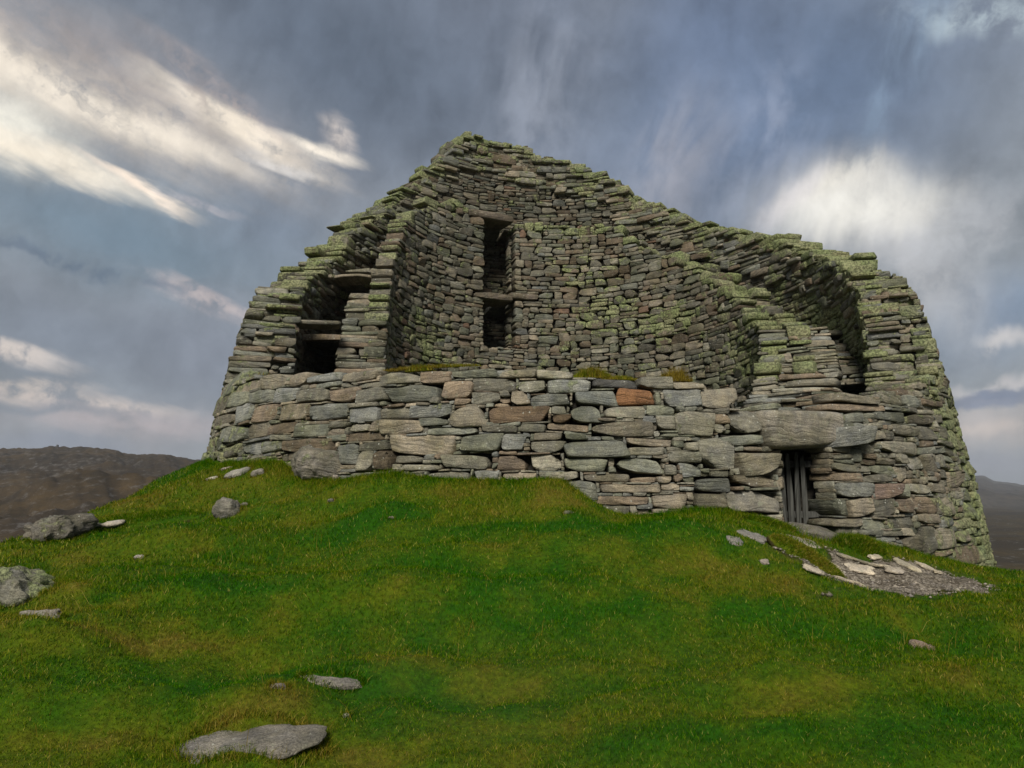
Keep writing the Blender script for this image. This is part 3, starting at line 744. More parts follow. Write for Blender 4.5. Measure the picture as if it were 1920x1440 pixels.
for a, b, c, d in fill(-.6, .6, -.95, door_top + .06, .05, .03, [], 8, .5, 3.2, 1, 3, 6, 12):  # unseen end wall, added to shut out light from the court
    add_stone('outer', DC + PAX * 2.7 + PRT * ((a + b) / 2) + Z3 * ((c + d) / 2), PRT, Z3, -PAX, (b - a) / 2 - .003, (d - c) / 2 - .003, .2, tint_for(None, .8), 0, .2)

# gallery floors (slabs bridging between the skins)
def slab_ring(zf, d0, d1, step):
    a = d0
    while a < d1:
        st = step * rng.uniform(.8, 1.2); th = R_(a + st / 2); z = zf(th)
        if z < min(float(TOP_IN(th)) - .02, float(TOP_OUT(th)) - .3):
            al, o = frame(th); r = (float(r_iout(z)) + float(r_oin(z))) / 2
            add_stone('inner', cyl(th, r, z), al, o * 1.0, -Z3, R_(st) * r / 2 - .005, .62, .045, tint_for(None, .95), .0, .25, 'gallery_slab', rough=.6)
        a += st
slab_ring(lambda th: 3.19, -180, -84, 6)
slab_ring(lambda th: 4.76, -104, -89, 5)
slab_ring(lambda th: 5.08, -180, -104, 6)
slab_ring(lambda th: 2.9, 95, 180, 6)
slab_ring(lambda th: 4.4, 120, 180, 6)
slab_ring(lambda th: 6.2, 140, 180, 6)
slab_ring(lambda th: min(7.14, float(TOP_IN(th)) - .08), -186, -112, 6)  # unseen roof slabs, added to keep the stacked void dark
# visible slab edges at the gallery mouths
for zz, dg in ((3.22, -70.8),):
    al, o = frame(R_(dg))
    add_stone('inner', cyl(R_(dg), 5.18, zz), o * -1., Z3, al * 1., .54, .04, .25, np.array([.2, .185, .15]), 0, 1.5, 'lintel', rough=.5, tilt=.02)
al, o = frame(R_(92))
add_stone('inner', cyl(R_(92), 5.15, 3.25), o, Z3, -al, .55, .05, .3, np.array([.15, .14, .12]), .1, 1.5, 'lintel', rough=.8)

# ------------------------------------------------------------------ link the tower
tower = bpy.data.objects.new('stone_tower', None); COL.objects.link(tower); tower.location = (C2[0], C2[1], -.2)
tower['label'] = 'ruined round drystone tower with broken double walls, standing on the grass knoll'
tower['category'] = 'tower'
TI = np.array([-C2[0], -C2[1], .2])
def core_ring(name, r0f, r1f, topf, d0, d1, zb0, drop, skip=None):
    """solid rubble body between two radii, one closed wedge per column"""
    P = []; Q = []
    edges = np.arange(d0, d1 + .01, 3.)
    for a, b in zip(edges[:-1], edges[1:]):
        if skip and skip((a + b) / 2): continue
        zt_ = min(float(topf(R_(a))), float(topf(R_(b)))) - drop
        levels = np.linspace(zb0, zt_, max(2, int((zt_ - zb0) / 1.0) + 2))
        if zt_ <= zb0 + .1: continue
        n0 = len(P)
        for z in levels:
            for th, rf, s in ((a, r0f, 1), (b, r0f, 1), (b, r1f, -1), (a, r1f, -1)):
                P.append(cyl(R_(th), float(rf(z)), z) + TI)
        L = len(levels)
        for i in range(L - 1):
            q = n0 + i * 4
            for k in range(4): Q.append([q + k, q + (k + 1) % 4, q + 4 + (k + 1) % 4, q + 4 + k])
        Q.append([n0, n0 + 3, n0 + 2, n0 + 1]); q = n0 + (L - 1) * 4; Q.append([q, q + 1, q + 2, q + 3])
    me = mesh_from(name, P, Q, {}, M_CORE, False)
    return link(name, me, tower)
dl, dr = math.degrees(DOOR_L), math.degrees(DOOR_R)
W = {}
W['outer'] = core_ring('outer_wall', lambda z: r_oin(z) + .2, lambda z: r_out(z) - .22, TOP_OUT, -180, -63, -1.5, .28)
W['inner'] = core_ring('inner_wall', lambda z: r_iin(z) + .2, lambda z: r_iout(z) - .2, lambda th: TOP_INB(th) - .0, -180, -75, -.5, .25, skip=lambda d: R_(d + 360) + .03 > vL and R_(d + 360) - .03 < vR)
core_ring('inner_wall', lambda z: r_iin(z) + .2, lambda z: r_iout(z) - .2, TOP_IN, 63, 180, -.5, .25)
core_ring('outer_wall', lambda z: r_oin(z) + .2, lambda z: r_out(z) - .22, TOP_OUT, 57, 180, -1.5, .3)
# the solid base of the front: fills the whole thickness, with its rough turf top
core_ring('wall_base', lambda z: 3.9 + 0 * z, lambda z: r_out(z) - .2, TOP_OUT, -63, 15, -1.5, .12)
core_ring('wall_base', lambda z: 3.9 + 0 * z, lambda z: r_out(z) - .2, lambda th: np.minimum(TOP_OUT(th), 1.4), 27, 57, -1.5, .12)

order = sorted(range(len(STONES)), key=lambda i: -STONES[i]['area'])
single = {}
cnt = {'stone': 0, 'lintel': 0, 'gallery_slab': 0}
bulk = {}
for i in order:
    s = STONES[i]
    if cnt[s['name']] < 296 and not (s['name'] == 'gallery_slab'):
        cnt[s['name']] += 1
        c = s['P'].mean(0)
        me = mesh_from(s['name'], s['P'] - c, s['Q'], {'tint': ('FLOAT_COLOR', s['tint']), 'bed': ('FLOAT_VECTOR', s['bed']), 'moss': ('FLOAT', s['moss'])}, M_STONE)
        o = link(s['name'], me, W[s['wall']]); o.location = c + TI
    else:
        bulk.setdefault((s['wall'], 'gallery_slabs' if s['name'] == 'gallery_slab' else 'smaller_stones'), []).append(s)
for (wl, nm), lst in bulk.items():
    off = 0; Ps = []; Qs = []; B = []; Tn = []; Ms = []
    for s in lst:
        Ps.append(s['P'] + TI); Qs.append(s['Q'] + off); B.append(s['bed']); Tn.append(s['tint']); Ms.append(s['moss']); off += len(s['P'])
    me = mesh_from(nm, np.concatenate(Ps), np.concatenate(Qs), {'tint': ('FLOAT_COLOR', np.concatenate(Tn)), 'bed': ('FLOAT_VECTOR', np.concatenate(B)), 'moss': ('FLOAT', np.concatenate(Ms))}, M_STONE)
    link(nm, me, W[wl], kind='stuff')
print('stones', len(STONES), 'single', cnt)

# --- timber gate in the passage
gate = bpy.data.objects.new('plank_gate', None); COL.objects.link(gate); gate.parent = tower
gal, go = PRT, -PAX
GC = DC - go * .50 - gal * .05
def tri_box(name, ctr, au, av, an, hu, hv, hn, mat, parent, rough=.12):
    P, Q, bed, V = make_stone(T_MID, ctr, au, av, an, hu, hv, hn, rough=rough, sq=16, tilt=rng.normal(0, .008))
    me = mesh_from(name, P + TI, Q, {'bed': ('FLOAT_VECTOR', bed)}, mat); return link(name, me, parent)
halfw = (DOOR_R - DOOR_L) * 6.9 / 2 - .02
zb_d, zt_d = -.55, door_top + .02
xs = np.linspace(-halfw + .02, halfw - .02, 9) + .015
for k in range(5):
    x = xs[k]
    hgt = (zt_d - zb_d) / 2 - rng.uniform(0, .05)
    tri_box('plank', GC + gal * x + Z3 * (zb_d + hgt) + go * rng.normal(0, .006), gal, Z3, go, .031 + rng.uniform(-.003, .002), hgt, .014, M_WOOD, gate)
for zz in (-.22, .38):
    tri_box('crossbar', GC + gal * (-.05) + Z3 * zz - go * .035, gal, Z3, go, halfw * .85, .04, .016, M_WOOD, gate)

# ------------------------------------------------------------------ ground sheet
ang = np.concatenate([np.linspace(-52, 52, 430), np.linspace(52, 308, 80)[1:-1]]); ang = np.radians(ang)
rad = [0.0, .4]
while rad[-1] < 19: rad.append(rad[-1] + max(.03, min(.2, rad[-1] * .0095)) if rad[-1] > 2.5 else rad[-1] + .35)
while rad[-1] < 9000: rad.append(rad[-1] * 1.09)
rad = np.array(rad[1:])
AA, RR = np.meshgrid(ang, rad)
XY = np.stack([np.sin(AA) * RR, np.cos(AA) * RR], -1).reshape(-1, 2)
gz = ground_z(XY)
nA, nR = len(ang), len(rad)
P = np.concatenate([XY, gz[:, None]], 1)
ii = np.arange(nR - 1)[:, None] * nA + np.arange(nA)[None]
jj = np.arange(nR - 1)[:, None] * nA + (np.arange(nA)[None] + 1) % nA
Qg = np.stack([ii, ii + nA, jj + nA, jj], -1).reshape(-1, 4)[:, ::-1]
# dry / lush pattern
PATCH = []
for (x, y, rx, ry, k) in [(250, 1205, 1.0, .12, .55), (700, 1290, 1.5, .12, .38), (1050, 960, .55, .25, .6), (800, 930, 1.6, .22, .38), (550, 905, 1.3, .4, .35), (400, 890, 1.4, .6, .3), (330, 1035, .8, .2, .35), (1400, 1060, .7, .3, .35), (1450, 1100, .6, .25, .3),
        (1350, 1360, 1.6, .14, .25), (980, 1160, 1.5, .15, .2), (450, 1385, .8, .2, .35), (150, 970, .8, .4, .3), (1850, 1130, .7, .5, .3), (60, 1155, .5, .25, .5), (1500, 1010, .4, .2, .3), (880, 1070, .5, .2, .3), (740, 1015, .35, .15, .35),
        (620, 1010, 1.0, .35, -.5), (950, 1010, .9, .25, -.4), (1200, 1010, .9, .25, -.45), (1180, 1180, 1.4, .2, -.3), (800, 1130, 1.6, .22, -.35), (330, 1110, 1.2, .3, -.3), (400, 1290, .8, .22, -.45), (850, 1350, .8, .2, -.4),
        (1300, 1420, .9, .14, -.3), (60, 1300, .6, .2, -.3), (1620, 1200, .9, .2, -.25), (300, 990, .8, .2, -.35), (1700, 1380, .8, .15, -.2), (1880, 1100, .5, .3, -.1)]:
    p = at_ground(x, y); PATCH.append((p[0], p[1], rx, ry, k))
def dryness(XY):
    XY = np.asarray(XY).reshape(-1, 2); v = np.full(len(XY), .45)
    P3 = np.concatenate([XY, np.zeros((len(XY), 1))], 1); wv = fbm(P3 * 1.5, 3, 90)[:, None] * .25
    Q_ = XY + wv
    for mx, my, rx, ry, k in PATCH: v += k * .6 * np.exp(-((Q_[:, 0] - mx) / rx) ** 2 - ((Q_[:, 1] - my) / ry) ** 2)
    return v
dC = np.hypot(XY[:, 0] - C2[0], XY[:, 1] - C2[1])
heath = sstep(dC + fbm(np.concatenate([XY, XY[:, :1] * 0], 1) * .2, 3, 61) * 4, 13, 26)
pA_, pB_, pC_, pD_ = at_ground(1528, 1082), at_ground(1800, 1072), at_ground(1665, 1042), at_ground(1630, 1108)
path_c = (pA_ + pB_) / 2
PATH_A = math.atan2(pB_[1] - pA_[1], pB_[0] - pA_[0]); PATH_U = math.hypot(*(pB_ - pA_)[:2]) / 2; PATH_V = math.hypot(*(pC_ - pD_)[:2]) / 2 * .66
print('path', PATH_A, PATH_U, PATH_V)
def path_f(XY):
    XY = np.asarray(XY).reshape(-1, 2); P3 = np.concatenate([XY, np.zeros((len(XY), 1))], 1)
    dx = XY[:, 0] - path_c[0]; dy = XY[:, 1] - path_c[1]
    a = PATH_A; u = dx * math.cos(a) + dy * math.sin(a); v = -dx * math.sin(a) + dy * math.cos(a)
    return np.hypot(u / PATH_U, v / PATH_V) + fbm(P3 * 3, 4, 70, .6) * .24
def soil(XY):
    p = path_f(XY); dc = np.hypot(XY[:, 0] - C2[0], XY[:, 1] - C2[1])
    return np.clip((1 - sstep(p, .85, 1.15)) * .9, 0, 1)
me = mesh_from('ground', P, Qg, {'dry': ('FLOAT', dryness(XY)), 'heath': ('FLOAT', heath), 'soil': ('FLOAT', soil(XY))}, M_TURF)
link('ground', me, kind='structure')

# hills
def skyline_hill(name, pts, dist, near, widthf, mat, seed, nx=420, ny=90, rough=1.0):
    """ridge whose crest follows given bearings/elevations at the given distance, sloping down to the valley on both sides"""
    az = np.array([math.atan2(*ray(x, y)[:2]) for x, y in pts]); el = np.array([ray(x, y)[2] / math.hypot(*ray(x, y)[:2]) for x, y in pts])
    aa = np.linspace(az[0], az[-1], nx); tt = np.concatenate([np.linspace(0, 1, ny), np.linspace(1, 1.6, 14)[1:]])
    crest = np.interp(aa, az, el) * dist
    V = []
    A2, T2 = np.meshgrid(aa, tt); R2 = near + (dist - near) * T2
    X = np.sin(A2) * R2; Y = np.cos(A2) * R2
    P3 = np.stack([X, Y, X * 0], -1)
    s = sstep(T2, -.15, 1.0) ** .9; s = np.where(T2 > 1, 1 - sstep(T2, 1, 1.6) * 1.0, s)
    env = -17 + (np.interp(A2, aa, crest) + 17) * s
    nz = fbm(P3 / (dist * .09), 6, seed, .6) * dist * .013 * rough * np.clip(1.15 - s, .06, 1)
    fine = fbm(P3 / (dist * .012), 3, seed + 9, .6) * dist * .0022 * rough
    Zs = env + nz + fine
    P = np.stack([X, Y, Zs], -1).reshape(-1, 3)
    n2 = len(tt); i = np.arange(n2 - 1)[:, None] * nx + np.arange(nx - 1)[None]
    Q = np.stack([i, i + 1, i + nx + 1, i + nx], -1).reshape(-1, 4)
    link(name, mesh_from(name, P, Q, {}, mat), kind='structure')
M_H1 = hill_material('heather_moor', (.038, .028, .018, 1), (.064, .043, .02, 1), (.15, .14, .13, 1), .56)
M_H2 = hill_material('far_moor', (.05, .042, .034, 1), (.07, .058, .042, 1), (.13, .12, .11, 1), .62)
skyline_hill('hill', [(-700, 880), (-300, 872), (-100, 858), (0, 852), (60, 849), (107, 846), (160, 847), (215, 850), (235, 856), (300, 858), (350, 864), (420, 880), (520, 905), (640, 940)], 760, 150, 0, M_H1, 3)
skyline_hill('hill', [(1500, 925), (1700, 925), (1790, 915), (1812, 905), (1828, 896), (1845, 896), (1865, 906), (1890, 908), (1920, 912), (2000, 908), (2200, 900), (2600, 910)], 3000, 900, 0, M_H2, 8, 300, 60, .35)

# cairn on the left hill
cp = np.array([math.sin(math.atan2(*ray(107, 846)[:2])), math.cos(math.atan2(*ray(107, 846)[:2]))]) * 758
cz = 760 * .0605 - 5.2
P_, Q_, b_, V_ = make_stone(T_MID, np.array([0, 0, 1.2]), np.array([1., 0, 0]), Z3, np.array([0, -1., 0]), 1.1, 2.2, 1.1, quad=([.2, -.2, -.6, .6], [0, 0, 0, 0]))
o = link('cairn', mesh_from('cairn', P_, Q_, {'tint': ('FLOAT_COLOR', np.tile([.1, .1, .1, 1], (len(P_), 1))), 'bed': ('FLOAT_VECTOR', b_), 'moss': ('FLOAT', b_[:, 0] * 0)}, M_ROCK), label='tiny dark stone cairn on the crest of the distant left hill', category='cairn')
o.location = (cp[0], cp[1], cz)

# ------------------------------------------------------------------ rocks and flagstones
def rock_mesh(name, rx, ry, rz, seed, detail=4, n=2.6, amp=.16, tint=(.2, .19, .17), moss=0., strat=.0, flat=0.):
    us = np.linspace(-1, 1, 6 * detail); vs_ = np.linspace(-1, 1, 4 * detail); ws = np.linspace(-1, 1, 4 * detail)
    V, Q = box_template(us, vs_, ws)
    q = (np.abs(V) ** n).sum(1) ** (1 / n); m = np.abs(V).max(1)
    U = V * (m / q)[:, None]
    P = U * np.array([rx, ry, rz])
    s = max(rx, ry) * .55
    dirn = U / np.linalg.norm(U, axis=1, keepdims=True)
    nn = fbm(P / s + seed * 7.3, 5, seed, .55)
    lay = np.abs(((P[:, 2] + P[:, 0] * .12 + .03 * fbm(P / s, 2, seed + 3)) / (rz * .32)) % 1 - .5) * 2
    P = P * (1 + (nn * amp)[:, None]) + dirn * (strat * (lay - .5))[:, None] * rz
    # cell-like facets
    f2 = fbm(P / (s * .45) + 5, 3, seed + 11)
    P[:, 2] += f2 * rz * amp * .7; P[:, 0] += fbm(P / (s * .5) + 9, 3, seed + 13) * rx * amp * .45
    bed = P + seed * 3.1
    top = np.clip(U[:, 2], 0, 1)
    return mesh_from(name, P, Q, {'tint': ('FLOAT_COLOR', np.tile([*tint, 1], (len(P), 1))), 'bed': ('FLOAT_VECTOR', bed), 'moss': ('FLOAT', np.full(len(P), moss))}, M_ROCK)
RIM = []
def put_rock(name, x, y, wpx, hz, dep_r, seed, label, cat, lift=0., rot=0., pitch=0., roll=0., group=None, dist=None, **kw):
    """x, y = pixel of the centre of its foot on the ground; wpx = width in pixels"""
    p = at_ground(x, y) if dist is None else np.array(gp(x, y, dist))
    rx = wpx / F * p[1] / 2
    if hz < .07: dep_r *= .5 if (x < 1300 and wpx < 200) else .8; lift -= .009
    if cat not in ('flagstone', 'slab'): RIM.append((p[0], p[1], rx, dep_r, rot))
    me = rock_mesh(name, rx, dep_r, hz, seed, **kw)
    z = float(ground_z([[p[0], p[1]]])[0])
    o = link(name, me, label=label, category=cat)
    if group: o['group'] = group
    o.location = (p[0], p[1], z + lift)
    if hz < .07:          # flat stones lie in the slope
        e_ = .12; zz_ = ground_z([[p[0] - e_, p[1]], [p[0] + e_, p[1]], [p[0], p[1] - e_], [p[0], p[1] + e_]])
        nv_ = Vector((-(zz_[1] - zz_[0]) / (2 * e_), -(zz_[3] - zz_[2]) / (2 * e_), 1)).normalized()
        q_ = Vector((0, 0, 1)).rotation_difference(nv_) @ Euler((pitch, roll, rot)).to_quaternion()
        o.rotation_euler = q_.to_euler()
    else: o.rotation_euler = (pitch, roll, rot)
    return o
put_rock('boulder', 425, 972, 50, .14, .15, 5, 'small rounded grey boulder half way up the grass slope, left of the tower', 'boulder', lift=.05, n=2.2, amp=.11, tint=(.2, .19, .17))
put_rock('stone', 458, 950, 14, .03, .04, 6, 'little pale stone just behind the rounded boulder', 'stone', lift=.02, detail=2)
put_rock('rock_slab', 468, 1422, 262, .038, .20, 8, 'large flat grey rock slab bedded in the turf, nearest at the bottom left', 'rock', lift=-.006, n=2.2, amp=.18, tint=(.18, .168, .15), rot=-.04, roll=.0, moss=.14)
put_rock('rock_slab', 620, 1316, 112, .035, .09, 9, 'narrow flat rock showing through the turf above and right of the big slab', 'rock', lift=.002, n=2.2, amp=.3, tint=(.24, .22, .21), rot=.12, roll=-.06, detail=3)
put_rock('stone', 520, 1343, 34, .03, .04, 10, 'small flat stone in the grass between the two lower slabs', 'stone', lift=.005, detail=2, tint=(.2, .18, .17))
put_rock('outcrop_rock', 14, 1118, 160, .22, .32, 12, 'mossy rock outcrop with pale ridged top at the left edge', 'rock', lift=.03, n=2.4, amp=.17, tint=(.2, .195, .165), moss=.52, strat=.08, roll=.2, detail=5)
put_rock('rock_slab', 70, 1176, 92, .05, .10, 13, 'low pale rock ledge in the grass just below the mossy outcrop', 'rock', lift=.0, n=2.2, amp=.3, tint=(.25, .23, .22), detail=3, roll=.1)
put_rock('outcrop_rock', 112, 1016, 100, .15, .34, 15, 'dark layered outcrop at the left rim of the knoll', 'rock', lift=.05, n=2.4, amp=.28, tint=(.15, .14, .12), moss=.2, strat=.10, roll=-.2, detail=4)
put_rock('flat_stone', 176, 992, 26, .03, .12, 16, 'small pale stone wedged under the turf ledge beside the dark outcrop', 'stone', lift=.06, detail=2, tint=(.2, .2, .16))
put_rock('flat_stone', 212, 990, 42, .028, .12, 17, 'long white stone under the turf ledge, right of the wedged one', 'stone', lift=.07, detail=2, tint=(.42, .38, .33))
put_rock('stone', 262, 1041, 20, .03, .04, 18, 'single white stone in a hollow on the left slope', 'stone', lift=.02, detail=2, tint=(.42, .38, .35))
put_rock('rock_slab', 446, 893, 50, .04, .15, 19, 'flat pale slab in the turf near the left foot of the tower', 'rock', lift=.03, detail=3, tint=(.27, .26, .24))
put_rock('stone', 484, 893, 26, .05, .08, 20, 'brownish stone beside the flat slab below the tower', 'stone', lift=.02, detail=2)
put_rock('flat_stone', 398, 900, 26, .02, .06, 21, 'thin pale stone at the lip of the turf left of the slab', 'stone', lift=.02, detail=2, tint=(.36, .34, .3))
put_rock('flat_stone', 424, 880, 28, .02, .06, 22, 'thin pale stone in the turf above the flat slab', 'stone', lift=.02, detail=2, tint=(.34, .3, .27))
put_rock('stone', 630, 900, 12, .05, .04, 23, 'small upright pale stone in grass under the rounded footing rock', 'stone', lift=.02, detail=2, tint=(.32, .28, .25))
put_rock('stone', 620, 948, 11, .03, .03, 24, 'small grey stone on the bare grass below the wall foot', 'stone', lift=.02, detail=2)
put_rock('stone', 732, 1005, 12, .025, .03, 25, 'tiny pale stone on a grassy bump, middle of the slope', 'stone', lift=.02, detail=2, tint=(.3, .27, .24))
put_rock('flat_stone', 1066, 985, 22, .015, .05, 26, 'thin flat grey stone lying on the slope below the wall centre', 'stone', lift=.012, detail=2)
put_rock('rock_slab', 1728, 1197, 46, .035, .08, 27, 'lone pale brown stone in the grass far right', 'rock', lift=.012, detail=3, tint=(.26, .2, .17), roll=.15)
put_rock('stone', 648, 1376, 12, .02, .03, 28, 'small pale stone in grass right of the nearest slab', 'stone', lift=.01, detail=2, tint=(.26, .25, .2))
# footing boulder under the wall at left
th, z = hit(585, 868)
pb = cyl(th, float(r_out(z)) - .16, z - .03)
me = rock_mesh('footing_rock', .36, .42, .22, 31, 5, 2.9, .12, (.21, .195, .17), .10, .06)
o = link('footing_rock', me, label='big layered bedrock boulder bulging from under the wall at lower left', category='boulder'); o.location = pb; o.rotation_euler = (0, .10, th * -1)

# threshold slabs and flagstones by the door
put_rock('threshold_slab', 1528, 1003, 95, .06, .2, 40, 'long grey threshold slab directly under the plank gate', 'slab', lift=.03, n=6, amp=.06, detail=3, tint=(.16, .15, .13), rot=.35)
FL = [(1410, 1010, 52, .16, (.21, .2, .19), 'pale grey flagstone in the turf left of the doorway'), (1378, 1027, 28, .12, (.19, .18, .17), 'small grey flagstone, leftmost of those near the door'),
      (1508, 1014, 62, .15, (.36, .33, .27), 'cream flagstone on the turf step below the threshold'), (1455, 998, 42, .14, (.3, .28, .24), 'pale flagstone against the wall left of the threshold'),
      (1434, 1055, 16, .05, (.32, .28, .25), 'small light chip on the turf left of the path')]
for k, (x, y, wp, dr, tn, lb) in enumerate(FL):
    put_rock('flagstone', x, y, wp, .018, dr, 50 + k, lb, 'flagstone', group='flagstones near the doorway', lift=.006, n=4, amp=.2, detail=2, tint=tn, rot=.3 * (k % 3) - .2)
PF = [(1556, 1066, 50, .13, 'pale flat flagstone at the upper left of the gravel path'), (1524, 1084, 34, .10, 'pale flagstone at the left end of the path'), (1588, 1092, 56, .13, 'largest pale flagstone at the near edge of the path'),
      (1622, 1062, 62, .12, 'light flagstone in the middle of the path'), (1614, 1075, 44, .11, 'slanting flagstone below the middle one'), (1654, 1076, 36, .11, 'flagstone with a chipped corner right of the slanting one'),
      (1676, 1086, 34, .07, 'narrow flagstone nearest the gravel at the path edge'), (1690, 1076, 22, .06, 'small light flagstone right of the narrow one'), (1704, 1064, 46, .09, 'cream flagstone at the right of the path'),
      (1736, 1062, 34, .09, 'light flagstone tilted beside a grass tuft'), (1757, 1072, 14, .04, 'tiny light stone, rightmost of the path'), (1574, 1079, 12, .04, 'small round pale stone between flagstones'),
      (1590, 1052, 40, .07, 'thin pale slab at the back of the path'), (1640, 1050, 26, .05, 'small slab near the wall side of the path')]
for k, (x, y, wp, dr, lb) in enumerate(PF):
    g_ = rng.uniform(.85, 1.1)
    put_rock('flagstone', x, y, wp, .016, dr, 60 + k, lb, 'flagstone', group='flagstones near the doorway', lift=.034 + .003 * (k % 4), n=4, amp=.22, detail=2, tint=(.5 * g_, .44 * g_, .36 * g_), rot=rng.uniform(-.5, .5), roll=rng.uniform(-.05, .05))

# gravel path bed, draped 4 mm over the ground, and loose gravel
gx = np.linspace(-2.2, 2.2, 90); gy = np.linspace(-1.9, 1.9, 60)
X, Y = np.meshgrid(gx + path_c[0], gy + path_c[1]); XYp = np.stack([X, Y], -1).reshape(-1, 2)
pf = path_f(XYp); zz = ground_z(XYp) + .012 - .03 * sstep(pf, .8, 1.05)
i = np.arange(59)[:, None] * 90 + np.arange(89)[None]; Qp = np.stack([i, i + 1, i + 91, i + 90], -1).reshape(-1, 4)
Qp = Qp[(pf[Qp] < 1.1).all(1)]
link('gravel_path', mesh_from('gravel_path', np.concatenate([XYp, zz[:, None]], 1), Qp, {}, M_GRAVEL), kind='structure')
oct_v = np.array([[1, 0, 0], [-1, 0, 0], [0, 1, 0], [0, -1, 0], [0, 0, 1], [0, 0, -1]], float); oct_f = np.array([[0, 2, 4], [2, 1, 4], [1, 3, 4], [3, 0, 4], [2, 0, 5], [1, 2, 5], [3, 1, 5], [0, 3, 5]])
n = 14000; c = np.stack([rng.uniform(-2., 2., n) + path_c[0], rng.uniform(-1.8, 1.8, n) + path_c[1]], 1)
c = c[path_f(c) < 1.02]; n = len(c); s = rng.lognormal(math.log(.008), .45, n)
Pp = oct_v[None] * s[:, None, None] * rng.uniform(.6, 1.5, (n, 1, 3)) * rng.uniform(.7, 1.3, (n, 6, 1)); Pp[..., 2] *= .6
Pp += np.concatenate([c, (ground_z(c) + .014)[:, None]], 1)[:, None]
tn = np.ones((n, 6, 4)); tn[..., :3] = (rng.uniform(.15, .4, (n, 1, 1)) * np.array([1, .9, .8]))
link('gravel', mesh_from('gravel', Pp.reshape(-1, 3), (oct_f[None] + np.arange(n)[:, None, None] * 6).reshape(-1, 3), {'tint': ('FLOAT_COLOR', tn.reshape(-1, 4)), 'bed': ('FLOAT_VECTOR', Pp.reshape(-1, 3)), 'moss': ('FLOAT', np.zeros(n * 6))}, M_ROCK, False), kind='stuff', label='loose grey gravel on the path below the doorway', category='gravel')

# ------------------------------------------------------------------ grass
def blades(roots, nrm_lean, h, wd, dry, vary, name, parent=None, **props):
    """one bent blade (two triangles) per root"""
    n = len(roots); a = rng.uniform(0, 2 * math.pi, n)
    side = np.stack([np.cos(a), np.sin(a), np.zeros(n)], 1) * (wd / 2)[:, None]
    lean = np.stack([rng.normal(0, 1, n), rng.normal(0, 1, n), np.zeros(n)], 1) * nrm_lean * h[:, None]
    up = np.array([0, 0, 1.]) * h[:, None]
    midp = roots + up * .6 + lean * .35
    V = np.stack([roots - side, roots + side, midp + side * .7, midp - side * .7, roots + up + lean], 1)
    T = np.array([[0, 1, 2], [0, 2, 3], [3, 2, 4]])
    Fc = (T[None] + np.arange(n)[:, None, None] * 5).reshape(-1, 3)
    rep = lambda x: np.repeat(x, 5)
    me = mesh_from(name, V.reshape(-1, 3), Fc, {'dry': ('FLOAT', rep(dry)), 'vary': ('FLOAT', rep(vary))}, M_BLADE, False)
    return link(name, me, parent, **props)
NB = 400000
rr = 2.9 * (14.5 / 2.9) ** (rng.random(NB) ** 1.0); aa = np.radians(rng.uniform(-43, 43, NB))
xy = np.stack([np.sin(aa) * rr, np.cos(aa) * rr], 1)
dCb = np.hypot(xy[:, 0] - C2[0], xy[:, 1] - C2[1])
keep = (dCb > 6.9) & (path_f(xy) > rng.uniform(.95, 1.25, NB)); xy = xy[keep]; rr = rr[keep]
dr_ = dryness(xy); cl2 = vnoise(np.concatenate([xy * 5.5, xy[:, :1] * 0 + 2], 1), 15)
lf = .45 + .5 * np.clip(cl2 + .1, 0, 1) + .55 * (vnoise(np.concatenate([xy * 1.7, xy[:, :1] * 0], 1), 5) + 1) * .5 + rng.uniform(0, .5, len(xy))
h = .024 * lf * np.clip(rr / 6, .8, 1.5) ; root = np.concatenate([xy, (ground_z(xy) - .005)[:, None]], 1)
blades(root, .55, h, .0032 * np.clip(rr / 4, .9, 3), dr_, rng.random(len(xy)), 'grass', kind='stuff', label='short green and olive turf grass covering the knoll', category='grass')
# sparse taller straw stems
NS = 1500
rr = rng.uniform(3.2, 9, NS); aa = np.radians(rng.uniform(-40, 38, NS)); xy = np.stack([np.sin(aa) * rr, np.cos(aa) * rr], 1)
cl_ = vnoise(np.concatenate([xy * .9, xy[:, :1] * 0 + 3], 1), 8); k = (cl_ > .0) & (np.hypot(xy[:, 0] - C2[0], xy[:, 1] - C2[1]) > 7.1) & (path_f(xy) > 1.1); xy = xy[k]
blades(np.concatenate([xy, ground_z(xy)[:, None]], 1), .5, rng.uniform(.07, .15, len(xy)), np.full(len(xy), .0028), np.full(len(xy), .9), rng.uniform(.6, 1, len(xy)), 'tall_grass', kind='stuff', label='sparse yellow straw stems standing above the turf', category='grass')
# longer grass along the wall foot
n = 22000; th = np.radians(rng.uniform(-62, 60, n)); deg = np.degrees(th)
k = (deg < dl - 0.5) | (deg > dr + 1); th = th[k]; rr_ = 6.98 + rng.exponential(.07, len(th)) + .0
zg = ground_z(cyl(th, rr_, 0.)[:, :2]); rr_ = rr_ + (r_out(zg) - 6.95); Pw = cyl(th, rr_, 0.); zg = ground_z(Pw[:, :2]); Pw[:, 2] = zg - .01
hw = rng.uniform(.03, .085, len(th)) * (1 + .5 * vnoise(np.stack([th * 20, th * 0, th * 0], 1), 4))
blades(Pw, .45, hw, np.full(len(th), .005), dryness(Pw[:, :2]) - .02, rng.random(len(th)) * .95, 'wall_foot_grass', kind='stuff', label='longer dark grass along the foot of the tower wall', category='grass')

